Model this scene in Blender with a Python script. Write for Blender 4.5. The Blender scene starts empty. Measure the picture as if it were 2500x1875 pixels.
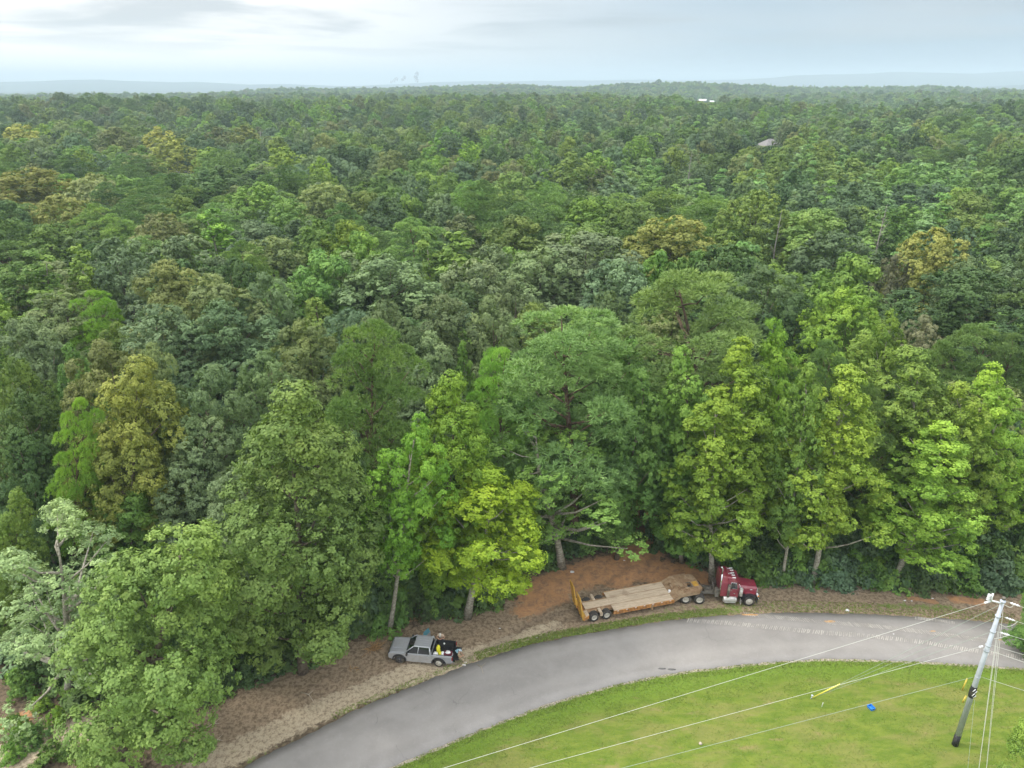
import bpy, bmesh, math, random
import numpy as np
from mathutils import Vector, Matrix
R_ = math.radians
rng = np.random.default_rng(7)
random.seed(7)
sc = bpy.context.scene
COL = sc.collection

# ------------------------------------------------------------------ camera
CAM_H = 45.0
PITCH = R_(22.9)
cam_d = bpy.data.cameras.new("camera")
cam = bpy.data.objects.new("camera", cam_d)
COL.objects.link(cam)
cam.location = (0, 0, CAM_H)
cam.rotation_euler = (R_(90) - PITCH, 0, 0)
cam_d.sensor_width = 36.0
cam_d.lens = 36.0 * 1736 / 2500
cam_d.clip_start = 0.5
cam_d.clip_end = 60000
sc.camera = cam

# ------------------------------------------------------------------ world, sun, exposure
HAZE_D = 0.00020
SUN_EL, SUN_AZ = 48.0, -82.0        # azimuth measured from +Y towards +X (negative = left)
w = bpy.data.worlds.new("World"); sc.world = w; w.use_nodes = True
nt = w.node_tree; nt.nodes.clear()
def N(tree, typ, **kw):
    n = tree.nodes.new(typ)
    for k, v in kw.items():
        if k.startswith("i_"):
            key = k[2:]
            n.inputs[int(key) if key.isdigit() else key].default_value = v
        else: setattr(n, k, v)
    return n
def mathn(tree, op, a, b=None, clamp=False):
    n = N(tree, 'ShaderNodeMath', operation=op); n.use_clamp = clamp
    for i, v in enumerate((a, b)):
        if v is None: continue
        if isinstance(v, (int, float)): n.inputs[i].default_value = v
        else: tree.links.new(v, n.inputs[i])
    return n.outputs[0]
def mixc(tree, fac, a, b, blend='MIX'):
    n = N(tree, 'ShaderNodeMix', data_type='RGBA', blend_type=blend)
    for idx, v in ((0, fac), (6, a), (7, b)):
        if isinstance(v, (int, float)): n.inputs[idx].default_value = v
        elif isinstance(v, tuple): n.inputs[idx].default_value = (*v, 1) if len(v) == 3 else v
        else: tree.links.new(v, n.inputs[idx])
    return n.outputs[2]
def ramp(tree, fac, p0, p1):
    n = N(tree, 'ShaderNodeMapRange', interpolation_type='SMOOTHSTEP')
    tree.links.new(fac, n.inputs[0]); n.inputs[1].default_value = p0; n.inputs[2].default_value = p1
    return n.outputs[0]
L = nt.links.new
sky = N(nt, 'ShaderNodeTexSky', sky_type='NISHITA', sun_disc=False)
sky.sun_elevation = R_(SUN_EL); sky.sun_rotation = R_(SUN_AZ)
tc = N(nt, 'ShaderNodeTexCoord')
sep = N(nt, 'ShaderNodeSeparateXYZ'); L(tc.outputs['Generated'], sep.inputs[0])
X, Y, Z = sep.outputs
# direction projected on a flat cloud layer
zc = mathn(nt, 'ADD', mathn(nt, 'MAXIMUM', Z, 0.0), 0.045)
cx = mathn(nt, 'DIVIDE', X, zc); cy = mathn(nt, 'DIVIDE', Y, zc)
comb = N(nt, 'ShaderNodeCombineXYZ'); L(cx, comb.inputs[0]); L(cy, comb.inputs[1])
n1 = N(nt, 'ShaderNodeTexNoise', i_Scale=0.33, i_Detail=5.0, i_Roughness=0.5, i_Distortion=0.3)
L(comb.outputs[0], n1.inputs['Vector'])
n2 = N(nt, 'ShaderNodeTexNoise', i_Scale=0.13, i_Detail=3.0)
L(comb.outputs[0], n2.inputs['Vector'])
# bright towards the left, blue-grey towards the right
az = mathn(nt, 'DIVIDE', X, mathn(nt, 'MAXIMUM', Y, 0.25))
side = ramp(nt, az, -0.5, 0.40)
cloudL = (6.9, 6.6, 6.35)
cloudR = (2.15, 2.8, 3.4)
base = mixc(nt, side, cloudL, cloudR)
streak = ramp(nt, n1.outputs[0], 0.47, 0.62)
hi = ramp(nt, Z, 0.012, 0.07)
streak = mathn(nt, 'MULTIPLY', streak, hi)
grey = mixc(nt, side, (3.0, 3.2, 3.4), (2.3, 2.65, 3.0))
c2 = mixc(nt, mathn(nt, 'MULTIPLY', streak, 0.85), base, grey)
soft = ramp(nt, n2.outputs[0], 0.45, 0.6)
c3 = mixc(nt, mathn(nt, 'MULTIPLY', mathn(nt, 'MULTIPLY', soft, hi), 0.5), c2, (3.3, 3.6, 3.85))
# overhead: plain bright overcast
c3 = mixc(nt, ramp(nt, Y, 0.35, -0.1), c3, (5.2, 5.5, 5.8))
top = ramp(nt, Z, 0.25, 0.75)
c3 = mixc(nt, top, c3, (13.6, 13.8, 14.0))
fin = mixc(nt, 0.93, sky.outputs[0], c3)
bg = N(nt, 'ShaderNodeBackground', i_Strength=0.10)
L(fin, bg.inputs[0])
wo = N(nt, 'ShaderNodeOutputWorld'); L(bg.outputs[0], wo.inputs[0])

sun_d = bpy.data.lights.new("sun", 'SUN'); sun_d.energy = 1.5; sun_d.angle = R_(14); sun_d.color = (1.0, .95, .86)
sun = bpy.data.objects.new("sun", sun_d); COL.objects.link(sun)
sdir = Vector((math.sin(R_(SUN_AZ)) * math.cos(R_(SUN_EL)), math.cos(R_(SUN_AZ)) * math.cos(R_(SUN_EL)), math.sin(R_(SUN_EL))))
sun.rotation_euler = sdir.to_track_quat('Z', 'Y').to_euler()
sun.location = (0, 0, 120)
sc.view_settings.view_transform = 'Standard'
sc.view_settings.look = 'None'
sc.view_settings.exposure = 1.0
sc.view_settings.gamma = 1.0
sc.render.engine = 'CYCLES'
sc.cycles.max_bounces = 6; sc.cycles.diffuse_bounces = 2; sc.cycles.glossy_bounces = 2
sc.cycles.transmission_bounces = 3; sc.cycles.volume_bounces = 1; sc.cycles.transparent_max_bounces = 6
sc.cycles.use_denoising = True
try: sc.cycles.denoising_prefilter = 'ACCURATE'
except Exception: pass

# ------------------------------------------------------------------ measuring helpers: photo pixel (2500 px wide) -> place in the world
sp_, cp_ = math.sin(PITCH), math.cos(PITCH)
def ray(px, py):
    u = (px - 1250) / 1736; v = (937.5 - py) / 1736
    return Vector((u, cp_ + v * sp_, -sp_ + v * cp_))
def at_z(px, py, z=0.0):
    d = ray(px, py); t = (z - CAM_H) / d.z
    return Vector((0, 0, CAM_H)) + d * t
def at_y(px, py, y):
    d = ray(px, py); return Vector((0, 0, CAM_H)) + d * (y / d.y)
def D(x, y): return (x / 0.8848, y / 0.8848)      # display px -> photo px
def dz(x, y, z=0.0): return at_z(*D(x, y), z)
def proj(p):
    q = p - Vector((0, 0, CAM_H))
    Zc = q.y * cp_ - q.z * sp_; Yc = q.y * sp_ + q.z * cp_
    return (1250 + 1736 * q.x / Zc, 937.5 - 1736 * Yc / Zc, Zc)

# ------------------------------------------------------------------ terrain height
BUMPS = [(-330, 560, 190, 120, 7), (-60, 620, 120, 90, 4), (330, 620, 200, 130, 5), (120, 380, 120, 60, 2.5), (-700, 1400, 500, 260, -10), (-150, 1500, 420, 160, 3),
         (-420, 700, 260, 70, 6), (-250, 470, 200, 60, -9), (-380, 2300, 520, 300, 18), (700, 2200, 900, 280, 10), (-1500, 2600, 700, 500, -16), (500, 1100, 320, 160, -5), (-330, 860, 260, 130, -10), (1500, 2500, 500, 300, -6), (2300, 1500, 500, 400, -8)]
HILLS = [(-4200, 8200, 2600, 900, 88), (200, 9500, 2600, 900, 84), (5200, 9300, 2600, 900, 190), (-200, 7000, 1500, 600, 10), (4700, 6300, 1900, 500, 78), (7500, 8600, 1600, 900, 95), (-7000, 9000, 2500, 900, 50), (2000, 10500, 2500, 800, 85)]
def hash_noise(x, y, s, seed):
    r = np.random.default_rng(seed); tab = r.random((64, 64))
    xs = x / s; ys = y / s
    xi = np.floor(xs).astype(int); yi = np.floor(ys).astype(int)
    fx = xs - xi; fy = ys - yi; fx = fx * fx * (3 - 2 * fx); fy = fy * fy * (3 - 2 * fy)
    a = tab[xi % 64, yi % 64]; b = tab[(xi + 1) % 64, yi % 64]; c = tab[xi % 64, (yi + 1) % 64]; d = tab[(xi + 1) % 64, (yi + 1) % 64]
    return (a * (1 - fx) + b * fx) * (1 - fy) + (c * (1 - fx) + d * fx) * fy
def terrain(x, y):
    x = np.asarray(x, float); y = np.asarray(y, float)
    d = np.sqrt(x * x + y * y)
    f = np.clip((d - 170) / 350, 0, 1); f = f * f * (3 - 2 * f)
    z = f * ((hash_noise(x, y, 170, 3) - .5) * 12 + (hash_noise(x, y, 420, 4) - .5) * 22) + np.clip((d - 500) / 900, 0, 1) * (hash_noise(x * .45, y, 310, 14) - .5) * 20
    for bx_, by_, sx, sy, h in BUMPS: z = z + h * np.exp(-((x - bx_) / sx) ** 2 - ((y - by_) / sy) ** 2)
    g = np.clip((d - 2800) / 1800, 0, 1)
    z = z - 26 * g
    for bx_, by_, sx, sy, h in HILLS: z = z + g * h * np.exp(-((x - bx_) / sx) ** 2 - ((y - by_) / sy) ** 2)
    z = z + g * (hash_noise(x, y, 900, 8) - .5) * 22
    return z

# ------------------------------------------------------------------ scene bookkeeping
def tag(o, label=None, cat=None, group=None, kind=None):
    if label: o['label'] = label
    if cat: o['category'] = cat
    if group: o['group'] = group
    if kind: o['kind'] = kind
    return o
def empty(name, loc=(0, 0, 0), rz=0.0):
    o = bpy.data.objects.new(name, None); COL.objects.link(o)
    o.location = loc; o.rotation_euler = (0, 0, rz); o.empty_display_size = .3
    return o
def link(name, me, parent=None, mat=None):
    if mat: me.materials.clear(); me.materials.append(mat)
    o = bpy.data.objects.new(name, me); COL.objects.link(o)
    if parent: o.parent = parent
    return o
def np_mesh(name, V, F, smooth=False):
    """V (n,3), F (m,k) with one k"""
    me = bpy.data.meshes.new(name)
    V = np.asarray(V, np.float32); F = np.asarray(F, np.int32); m, k = F.shape
    me.vertices.add(len(V)); me.vertices.foreach_set('co', V.ravel())
    me.loops.add(m * k); me.loops.foreach_set('vertex_index', F.ravel())
    me.polygons.add(m); me.polygons.foreach_set('loop_start', np.arange(0, m * k, k, dtype=np.int32))
    me.polygons.foreach_set('loop_total', np.full(m, k, np.int32))
    if smooth: me.polygons.foreach_set('use_smooth', np.ones(m, bool))
    me.update(calc_edges=True)
    return me
def fattr(me, name, vals, dom='FACE'):
    a = me.attributes.new(name, 'FLOAT', dom); a.data.foreach_set('value', np.asarray(vals, np.float32))

class MB:
    """collects solids and links them as ONE mesh object"""
    def __init__(s): s.bm = bmesh.new()
    def add(s, verts, faces, smooth=False):
        vs = [s.bm.verts.new(v) for v in verts]
        for f in faces:
            try:
                q = s.bm.faces.new([vs[i] for i in f]); q.smooth = smooth
            except ValueError: pass
        return s
    def box(s, c, d, bev=0.0, rz=0.0, ry=0.0, rx=0.0, taper=None):
        t = bmesh.new(); bmesh.ops.create_cube(t, size=1.0)
        for v in t.verts:
            k = taper if (taper and v.co.z > 0) else 1.0
            kk = k if isinstance(k, tuple) else (k, k)
            v.co = Vector((v.co.x * d[0] * kk[0], v.co.y * d[1] * kk[1], v.co.z * d[2]))
        if bev > 0: bmesh.ops.bevel(t, geom=list(t.edges), offset=bev, segments=2, affect='EDGES', profile=.6)
        M = Matrix.Translation(c) @ Matrix.Rotation(rz, 4, 'Z') @ Matrix.Rotation(ry, 4, 'Y') @ Matrix.Rotation(rx, 4, 'X')
        t.transform(M); s._take(t); return s
    def _take(s, t, smooth=False):
        t.verts.index_update(); m = [s.bm.verts.new(v.co) for v in t.verts]
        for f in t.faces:
            try: s.bm.faces.new([m[v.index] for v in f.verts]).smooth = smooth or f.smooth
            except ValueError: pass
        t.free()
    def prism(s, prof, y0, y1, bev=0.0, axis='Y', smooth=False):
        """profile of (a,b) points; axis Y: a->x b->z extruded y0..y1; axis X: a->y b->z; axis Z: a->x b->y"""
        t = bmesh.new()
        def P(a, b, c): return (a, c, b) if axis == 'Y' else (c, a, b) if axis == 'X' else (a, b, c)
        A = [t.verts.new(P(a, b, y0)) for a, b in prof]; B = [t.verts.new(P(a, b, y1)) for a, b in prof]
        n = len(prof)
        t.faces.new(A); t.faces.new(B[::-1])
        for i in range(n): t.faces.new((A[i], B[i], B[(i + 1) % n], A[(i + 1) % n]))
        bmesh.ops.recalc_face_normals(t, faces=t.faces)
        if bev > 0:
            bmesh.ops.bevel(t, geom=[e for e in t.edges if e.calc_face_angle(0) > .5], offset=bev, segments=2, affect='EDGES', profile=.6)
        bmesh.ops.triangulate(t, faces=[f for f in t.faces if len(f.verts) > 4])
        s._take(t, smooth); return s
    def cyl(s, p0, p1, r0, r1=None, n=14, caps=True):
        p0 = Vector(p0); p1 = Vector(p1); r1 = r0 if r1 is None else r1
        q = (p1 - p0).to_track_quat('Z', 'Y')
        A, B = [], []
        for i in range(n):
            a = 2 * math.pi * i / n; d = q @ Vector((math.cos(a), math.sin(a), 0))
            A.append(s.bm.verts.new(p0 + d * r0)); B.append(s.bm.verts.new(p1 + d * r1))
        for i in range(n):
            s.bm.faces.new((A[i], A[(i + 1) % n], B[(i + 1) % n], B[i])).smooth = True
        if caps:
            s.bm.faces.new(A[::-1]); s.bm.faces.new(B)
        return s
    def lathe(s, prof, c=(0, 0, 0), axis='Y', n=20, caps=True):
        """prof of (radius, along)"""
        rings = []
        for r, a in prof:
            ring = []
            for i in range(n):
                t = 2 * math.pi * i / n; u, v = r * math.cos(t), r * math.sin(t)
                p = (u, a, v) if axis == 'Y' else (a, u, v) if axis == 'X' else (u, v, a)
                ring.append(s.bm.verts.new(Vector(p) + Vector(c)))
            rings.append(ring)
        for A, B in zip(rings, rings[1:]):
            for i in range(n): s.bm.faces.new((A[i], A[(i + 1) % n], B[(i + 1) % n], B[i])).smooth = True
        if caps: s.bm.faces.new(rings[0]); s.bm.faces.new(rings[-1][::-1])
        return s
    def tube(s, pts, rad, n=6):
        pts = [Vector(p) for p in pts]
        if not isinstance(rad, (list, tuple)): rad = [rad] * len(pts)
        rings = []
        for i, p in enumerate(pts):
            d = (pts[min(i + 1, len(pts) - 1)] - pts[max(i - 1, 0)]).normalized()
            a = d.orthogonal().normalized() if i == 0 else (a - d * a.dot(d)).normalized()
            b = d.cross(a)
            rings.append([s.bm.verts.new(p + (a * math.cos(2 * math.pi * k / n) + b * math.sin(2 * math.pi * k / n)) * rad[i]) for k in range(n)])
        for A, B in zip(rings, rings[1:]):
            for k in range(n): s.bm.faces.new((A[k], A[(k + 1) % n], B[(k + 1) % n], B[k])).smooth = True
        s.bm.faces.new(rings[0][::-1]); s.bm.faces.new(rings[-1]); return s
    def loft(s, rings, smooth=False, caps=True, bev=0.0):
        t = bmesh.new(); R = [[t.verts.new(p) for p in r] for r in rings]; n = len(R[0])
        for A, B in zip(R, R[1:]):
            for k in range(n): t.faces.new((A[k], A[(k + 1) % n], B[(k + 1) % n], B[k]))
        if caps: t.faces.new(R[0][::-1]); t.faces.new(R[-1])
        bmesh.ops.recalc_face_normals(t, faces=t.faces)
        if bev > 0: bmesh.ops.bevel(t, geom=[e for e in t.edges if e.is_manifold and e.calc_face_angle(0) > .35], offset=bev, segments=2, affect='EDGES', profile=.6)
        s._take(t, smooth); return s
    def build(s, name, mat, parent=None, recalc=True):
        if recalc: bmesh.ops.recalc_face_normals(s.bm, faces=s.bm.faces)
        me = bpy.data.meshes.new(name); s.bm.to_mesh(me); s.bm.free()
        return link(name, me, parent, mat)

# ------------------------------------------------------------------ materials
def pmat(name, col, rough=.6, metal=0.0, spec=.5, noise=0.0, nscale=4.0, col2=None, coat=0.0, bump=0.0, dirt=None, dirt_s=1.2, dirt_a=.5):
    m = bpy.data.materials.new(name); m.use_nodes = True; t = m.node_tree
    b = t.nodes['Principled BSDF']; b.inputs['Roughness'].default_value = rough; b.inputs['Metallic'].default_value = metal
    b.inputs['Specular IOR Level'].default_value = spec; b.inputs['Coat Weight'].default_value = coat
    b.inputs['Base Color'].default_value = (*col, 1)
    tcn = N(t, 'ShaderNodeTexCoord')
    if noise > 0 or col2 or bump > 0 or dirt:
        nn = N(t, 'ShaderNodeTexNoise', i_Scale=nscale, i_Detail=5.0, i_Roughness=.6); t.links.new(tcn.outputs['Object'], nn.inputs['Vector'])
        c = (*col, 1)
        if col2 is None: col2 = tuple(x * (1 - noise) for x in col)
        out = mixc(t, ramp(t, nn.outputs[0], .38, .64), tuple(col), tuple(col2))
        if dirt:
            n3 = N(t, 'ShaderNodeTexNoise', i_Scale=dirt_s, i_Detail=6.0, i_Roughness=.7); t.links.new(tcn.outputs['Object'], n3.inputs['Vector'])
            out = mixc(t, mathn(t, 'MULTIPLY', ramp(t, n3.outputs[0], .5, .68), dirt_a), out, tuple(dirt))
        t.links.new(out, b.inputs['Base Color'])
        if bump > 0:
            bp = N(t, 'ShaderNodeBump', i_Strength=bump, i_Distance=.02); t.links.new(nn.outputs[0], bp.inputs['Height']); t.links.new(bp.outputs[0], b.inputs['Normal'])
    return m
M = {}
# ================================================================== GROUND
def seg_dist(P, poly):
    """P (n,2), poly list of 2D pts -> distance, arc position"""
    best = np.full(len(P), 1e9)
    for a, b in zip(poly[:-1], poly[1:]):
        a = np.array(a[:2]); b = np.array(b[:2]); ab = b - a; t = np.clip(((P - a) @ ab) / (ab @ ab + 1e-9), 0, 1)
        best = np.minimum(best, np.hypot(*(P - a - t[:, None] * ab).T))
    return best
def in_poly(P, poly):
    x, y = P.T; ins = np.zeros(len(P), bool); n = len(poly)
    for i in range(n):
        x0, y0 = poly[i][:2]; x1, y1 = poly[(i + 1) % n][:2]
        if y0 == y1: continue
        c = ((y0 > y) != (y1 > y)) & (x < (x1 - x0) * (y - y0) / (y1 - y0) + x0); ins ^= c
    return ins
G2 = lambda lst, f=at_z: [tuple(f(x, y))[:2] for x, y in lst]
UP = G2([(597, 1875), (649, 1843), (771, 1785), (844, 1744), (952, 1699), (1088, 1644), (1146, 1620), (1241, 1590), (1314, 1570), (1404, 1553), (1500, 1536), (1605, 1519), (1723, 1506), (1890, 1496), (2000, 1497), (2143, 1501), (2243, 1506), (2401, 1518), (2500, 1527)])
LO = G2([(952, 1875), (1056, 1830), (1178, 1778), (1291, 1735), (1372, 1708), (1500, 1671), (1605, 1650), (1695, 1636), (1808, 1623), (1900, 1614), (2000, 1609), (2143, 1611), (2258, 1616), (2387, 1624), (2500, 1632)])
def extend(p, ext0, ext1):
    a, b = Vector(p[0]), Vector(p[1]); d0 = (a - b).normalized(); c, e = Vector(p[-1]), Vector(p[-2]); d1 = (c - e).normalized()
    return [tuple(a + d0 * ext0)] + p + [tuple(c + d1 * ext1)]
def resample(p, n):
    p = np.array(p); s = np.r_[0, np.cumsum(np.hypot(*np.diff(p, axis=0).T))]; t = np.linspace(0, s[-1], n)
    q = np.c_[np.interp(t, s, p[:, 0]), np.interp(t, s, p[:, 1])]
    k = max(3, n // 36) | 1; ker = np.hanning(k + 2)[1:-1]; ker /= ker.sum()
    pad = k // 2
    # extrapolate ends linearly so smoothing keeps them in place
    a = q[0] - (q[1] - q[0]) * np.arange(pad, 0, -1)[:, None]; b = q[-1] + (q[-1] - q[-2]) * np.arange(1, pad + 1)[:, None]
    qq = np.vstack([a, q, b])
    return np.c_[np.convolve(qq[:, 0], ker, 'valid'), np.convolve(qq[:, 1], ker, 'valid')]
UPe = extend(UP, 60, 60); LOe = extend(LO, 60, 60)
UPs = resample(UPe, 500); LOs = resample(LOe, 500)

def axis_lin(lo, hi, step, far_lo, far_hi, g=1.11):
    a = list(np.arange(lo, hi, step)); s = step
    while a[-1] < far_hi: s = min(s * g, 260); a.append(a[-1] + s)
    s = step; b = [lo]
    while b[-1] > far_lo: s = min(s * g, 260); b.append(b[-1] - s)
    return np.array(b[:0:-1] + a)
gx = axis_lin(-50, 62, .4, -13500, 13500); gy = axis_lin(22, 84, .4, -250, 13500)
GX, GY = np.meshgrid(gx, gy)
P2 = np.c_[GX.ravel(), GY.ravel()]
H0 = terrain(P2[:, 0], P2[:, 1])
near = (P2[:, 0] > -75) & (P2[:, 0] < 95) & (P2[:, 1] > 5) & (P2[:, 1] < 110)
Pn = P2[near]
lawn_poly = [tuple(p) for p in LOe] + [(140, -60), (-60, -60)]
m_lawn = np.zeros(len(P2)); m_clay = m_lawn.copy(); m_sand = m_lawn.copy(); m_grass = m_lawn.copy(); m_dirt = m_lawn.copy()
def cap(poly, wd, soft=1.0): return np.clip((wd - seg_dist(Pn, poly)) / soft + .5, 0, 1)
inl = in_poly(Pn, lawn_poly); m_lawn[near] = inl
m_lawn[(~near) & (P2[:, 1] < 30)] = 1
def gpoly(lst): return G2([D(*q) for q in lst])
sand_line = gpoly([(430, 1659), (560, 1600), (700, 1530), (850, 1470), (1000, 1420), (1100, 1385), (1200, 1350)])
m_sand[near] = np.maximum.reduce([cap(sand_line[:5], 1.15, 1.2), cap(sand_line[4:], .9, 1.2) * .75, cap(gpoly([(0, 1640), (110, 1600), (170, 1580)]), 1.6, 1.6), cap(gpoly([(1640, 1310), (1760, 1310)]), .5, 1) * .5])
# clay apron beside the trailer and the track into the woods
clay = np.maximum.reduce([cap(gpoly([(1155, 1285), (1220, 1255), (1320, 1225), (1400, 1230), (1490, 1245)]), 2.0, 2.6),
                          cap(gpoly([(1330, 1240), (1390, 1190), (1400, 1150), (1380, 1100)]), 2.2, 1.6), cap(gpoly([(1430, 1240), (1510, 1245)]), 1.2, 1.0),
                          cap(gpoly([(1130, 1320), (1210, 1290)]), 1.0, 2.2), cap(gpoly([(1960, 1290), (2020, 1300)]), .5, .7) * .7, cap(gpoly([(2060, 1295), (2120, 1300)]), .6, .7) * .8,
                          cap(gpoly([(20, 1560), (60, 1545)]), .7, .8)])
m_clay[near] = clay
m_dirt[near] = np.maximum.reduce([cap(gpoly([(1000, 1400), (1100, 1350), (1200, 1320), (1330, 1300), (1500, 1310), (1700, 1300), (1900, 1300), (2212, 1320)]), 3.0, 2.2), cap(gpoly([(420, 1620), (600, 1520), (800, 1430), (1000, 1380)]), 3.0, 2.5)])
m_grass[near] = np.maximum.reduce([cap(G2([(1241, 1583), (1314, 1562), (1404, 1545), (1500, 1528), (1605, 1510), (1723, 1497), (1800, 1490)]), .42, .9),
                                   cap(G2([(844, 1738), (952, 1692), (1020, 1662)]), .2, .6) * .6, cap(G2([(600, 1865), (700, 1812)]), .3, .5) * .5,
                                   cap(G2([(1700, 1484), (1860, 1478), (2010, 1480), (2140, 1482), (2260, 1484), (2400, 1500)]), .4, .8) * .55, cap(G2([(2130, 1478), (2250, 1482), (2330, 1484)]), .5, .6) * .7,
                                   cap(G2([(1600, 1490), (1780, 1475)]), .9, 1.4) * .45])
up_d = np.full(len(P2), 50.); up_d[near] = np.minimum(seg_dist(Pn, UPe), seg_dist(Pn, LOe))
rut = np.zeros(len(P2)); rp = gpoly([(1040, 1430), (1130, 1380), (1200, 1330), (1300, 1290), (1370, 1240), (1390, 1190)])
rd = seg_dist(Pn, rp); rut[near] = np.exp(-((rd - 1.0) / .22) ** 2)
rut2 = seg_dist(Pn, gpoly([(1060, 1400), (1160, 1340), (1260, 1310), (1420, 1295)])); rut[near] = np.maximum(rut[near], np.exp(-((rut2) / .25) ** 2))
# low uneven relief of the verge, berm of clay, shallow lawn swell (road bed stays flat)
rel = np.zeros(len(P2)); k = np.clip((up_d - .4) / 2.0, 0, 1)
nz = (hash_noise(P2[:, 0] + 300, P2[:, 1] + 300, 1.1, 11) - .5) * .10 + (hash_noise(P2[:, 0] + 300, P2[:, 1] + 300, .55, 12) - .5) * .05
onroad = near.copy(); onroad[near] = in_poly(Pn, [tuple(p) for p in UPe] + [tuple(p) for p in LOe[::-1]])
rel = np.where(near, nz * k, 0); rel -= rut * .07 * k
rel[onroad] = -.02
Zg = H0 + rel
nx_, ny_ = len(gx), len(gy)
idx = np.arange(nx_ * ny_).reshape(ny_, nx_)
F = np.stack([idx[:-1, :-1], idx[:-1, 1:], idx[1:, 1:], idx[1:, :-1]], -1).reshape(-1, 4)
gme = np_mesh('ground', np.c_[P2, Zg], F, smooth=True)
for nm, a in (('lawn', m_lawn), ('clay', m_clay), ('sand', m_sand), ('dirt', m_dirt), ('verge', m_grass), ('rut', rut)): fattr(gme, nm, a, 'POINT')
gm = bpy.data.materials.new('ground_soil_and_grass'); gm.use_nodes = True; t = gm.node_tree; b = t.nodes['Principled BSDF']
tcn = N(t, 'ShaderNodeTexCoord'); PO = tcn.outputs['Object']
def noise(t, vec, s, det=5.0, rough=.6, dist=0.0):
    n = N(t, 'ShaderNodeTexNoise', i_Scale=s, i_Detail=det, i_Roughness=rough, i_Distortion=dist); t.links.new(vec, n.inputs['Vector']); return n.outputs[0]
def attr(t, nm): n = N(t, 'ShaderNodeAttribute', attribute_name=nm); return n.outputs['Fac']
nA = noise(t, PO, 3.2, 8, .72); nB = noise(t, PO, .55, 6, .65); nC = noise(t, PO, .13, 4, .6); nD = noise(t, PO, 11., 4, .8); nE = noise(t, PO, 1.4, 7, .7, .6)
def breakup(a, amt=.9):      # ragged edge of a mask
    s = mathn(t, 'ADD', a, mathn(t, 'MULTIPLY', mathn(t, 'SUBTRACT', nE, .5), amt)); return ramp(t, s, .38, .66)
litter = mixc(t, ramp(t, nA, .43, .58), (.175, .132, .088), (.078, .058, .040)); litter = mixc(t, mathn(t, 'MULTIPLY', ramp(t, nB, .45, .7), .6), litter, (.11, .085, .055)); litter = mixc(t, ramp(t, nD, .66, .74), litter, (.26, .20, .15))
litter = mixc(t, mathn(t, 'MULTIPLY', ramp(t, nE, .58, .66), .5), litter, (.035, .07, .018))
far_green = mixc(t, nC, (.022, .034, .014), (.04, .055, .02))
sepp = N(t, 'ShaderNodeSeparateXYZ'); t.links.new(PO, sepp.inputs[0])
farm = ramp(t, sepp.outputs[1], 90, 160)
c = mixc(t, farm, litter, far_green)
dirt = mixc(t, ramp(t, nA, .43, .60), (.33, .252, .17), (.17, .124, .083)); dirt = mixc(t, ramp(t, nE, .5, .72), dirt, (.39, .29, .195))
c = mixc(t, mathn(t, 'MULTIPLY', breakup(attr(t, 'dirt'), 1.5), .9), c, dirt)
sand = mixc(t, ramp(t, nA, .46, .62), (.49, .41, .29), (.27, .21, .145)); sand = mixc(t, ramp(t, nD, .57, .64), sand, (.12, .09, .065))
c = mixc(t, mathn(t, 'MULTIPLY', breakup(attr(t, 'sand'), 1.7), .85), c, sand)
clay_c = mixc(t, ramp(t, nE, .36, .7), (.48, .255, .12), (.25, .155, .10)); clay_c = mixc(t, ramp(t, nA, .5, .72), clay_c, (.46, .28, .15))
c = mixc(t, breakup(attr(t, 'clay'), 1.5), c, clay_c)
c = mixc(t, mathn(t, 'MULTIPLY', attr(t, 'rut'), .35), c, (.10, .072, .055))
vg = mixc(t, ramp(t, nA, .40, .62), (.11, .185, .03), (.26, .235, .12))
c = mixc(t, breakup(mathn(t, 'MULTIPLY', attr(t, 'verge'), .80), 2.3), c, vg)
# mown lawn: bright green, yellow-green and dry straw patches stretched along the slope
mp = N(t, 'ShaderNodeMapping'); mp.inputs['Rotation'].default_value = (0, 0, R_(-24)); mp.inputs['Scale'].default_value = (.55, 1.5, 1); t.links.new(PO, mp.inputs[0]); MPv = mp.outputs[0]
l1 = noise(t, MPv, .33, 6, .62, .4); l2 = noise(t, MPv, 1.15, 6, .66); l3 = noise(t, PO, 4.2, 8, .75)
lawn = mixc(t, ramp(t, l2, .36, .66), (.102, .155, .021), (.160, .200, .034))
lawn = mixc(t, mathn(t, 'MULTIPLY', ramp(t, l1, .46, .62), .5), lawn, (.215, .19, .07))
lawn = mixc(t, mathn(t, 'MULTIPLY', ramp(t, noise(t, MPv, .8, 5, .6), .58, .72), .55), lawn, (.25, .19, .095))
lawn = mixc(t, mathn(t, 'MULTIPLY', ramp(t, l3, .48, .66), .45), lawn, (.105, .155, .028))
edge = N(t, 'ShaderNodeAttribute', attribute_name='edge')
lush = mixc(t, ramp(t, l3, .35, .68), (.095, .165, .022), (.145, .215, .028))
lawn = mixc(t, mathn(t, 'MULTIPLY', ramp(t, mathn(t, 'ADD', edge.outputs['Fac'], mathn(t, 'MULTIPLY', mathn(t, 'SUBTRACT', l2, .5), 1.1)), .35, .75), .85), lawn, lush)
c = mixc(t, attr(t, 'lawn'), c, lawn)
grav = mixc(t, ramp(t, nD, .4, .62), (.42, .37, .30), (.20, .17, .13))
c = mixc(t, breakup(attr(t, 'gravel'), 1.1), c, grav)
t.links.new(c, b.inputs['Base Color']); b.inputs['Roughness'].default_value = .95; b.inputs['Specular IOR Level'].default_value = .12
bp = N(t, 'ShaderNodeBump', i_Strength=.6, i_Distance=.06); t.links.new(mathn(t, 'ADD', nA, mathn(t, 'MULTIPLY', nD, .4)), bp.inputs['Height']); t.links.new(bp.outputs[0], b.inputs['Normal'])
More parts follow.
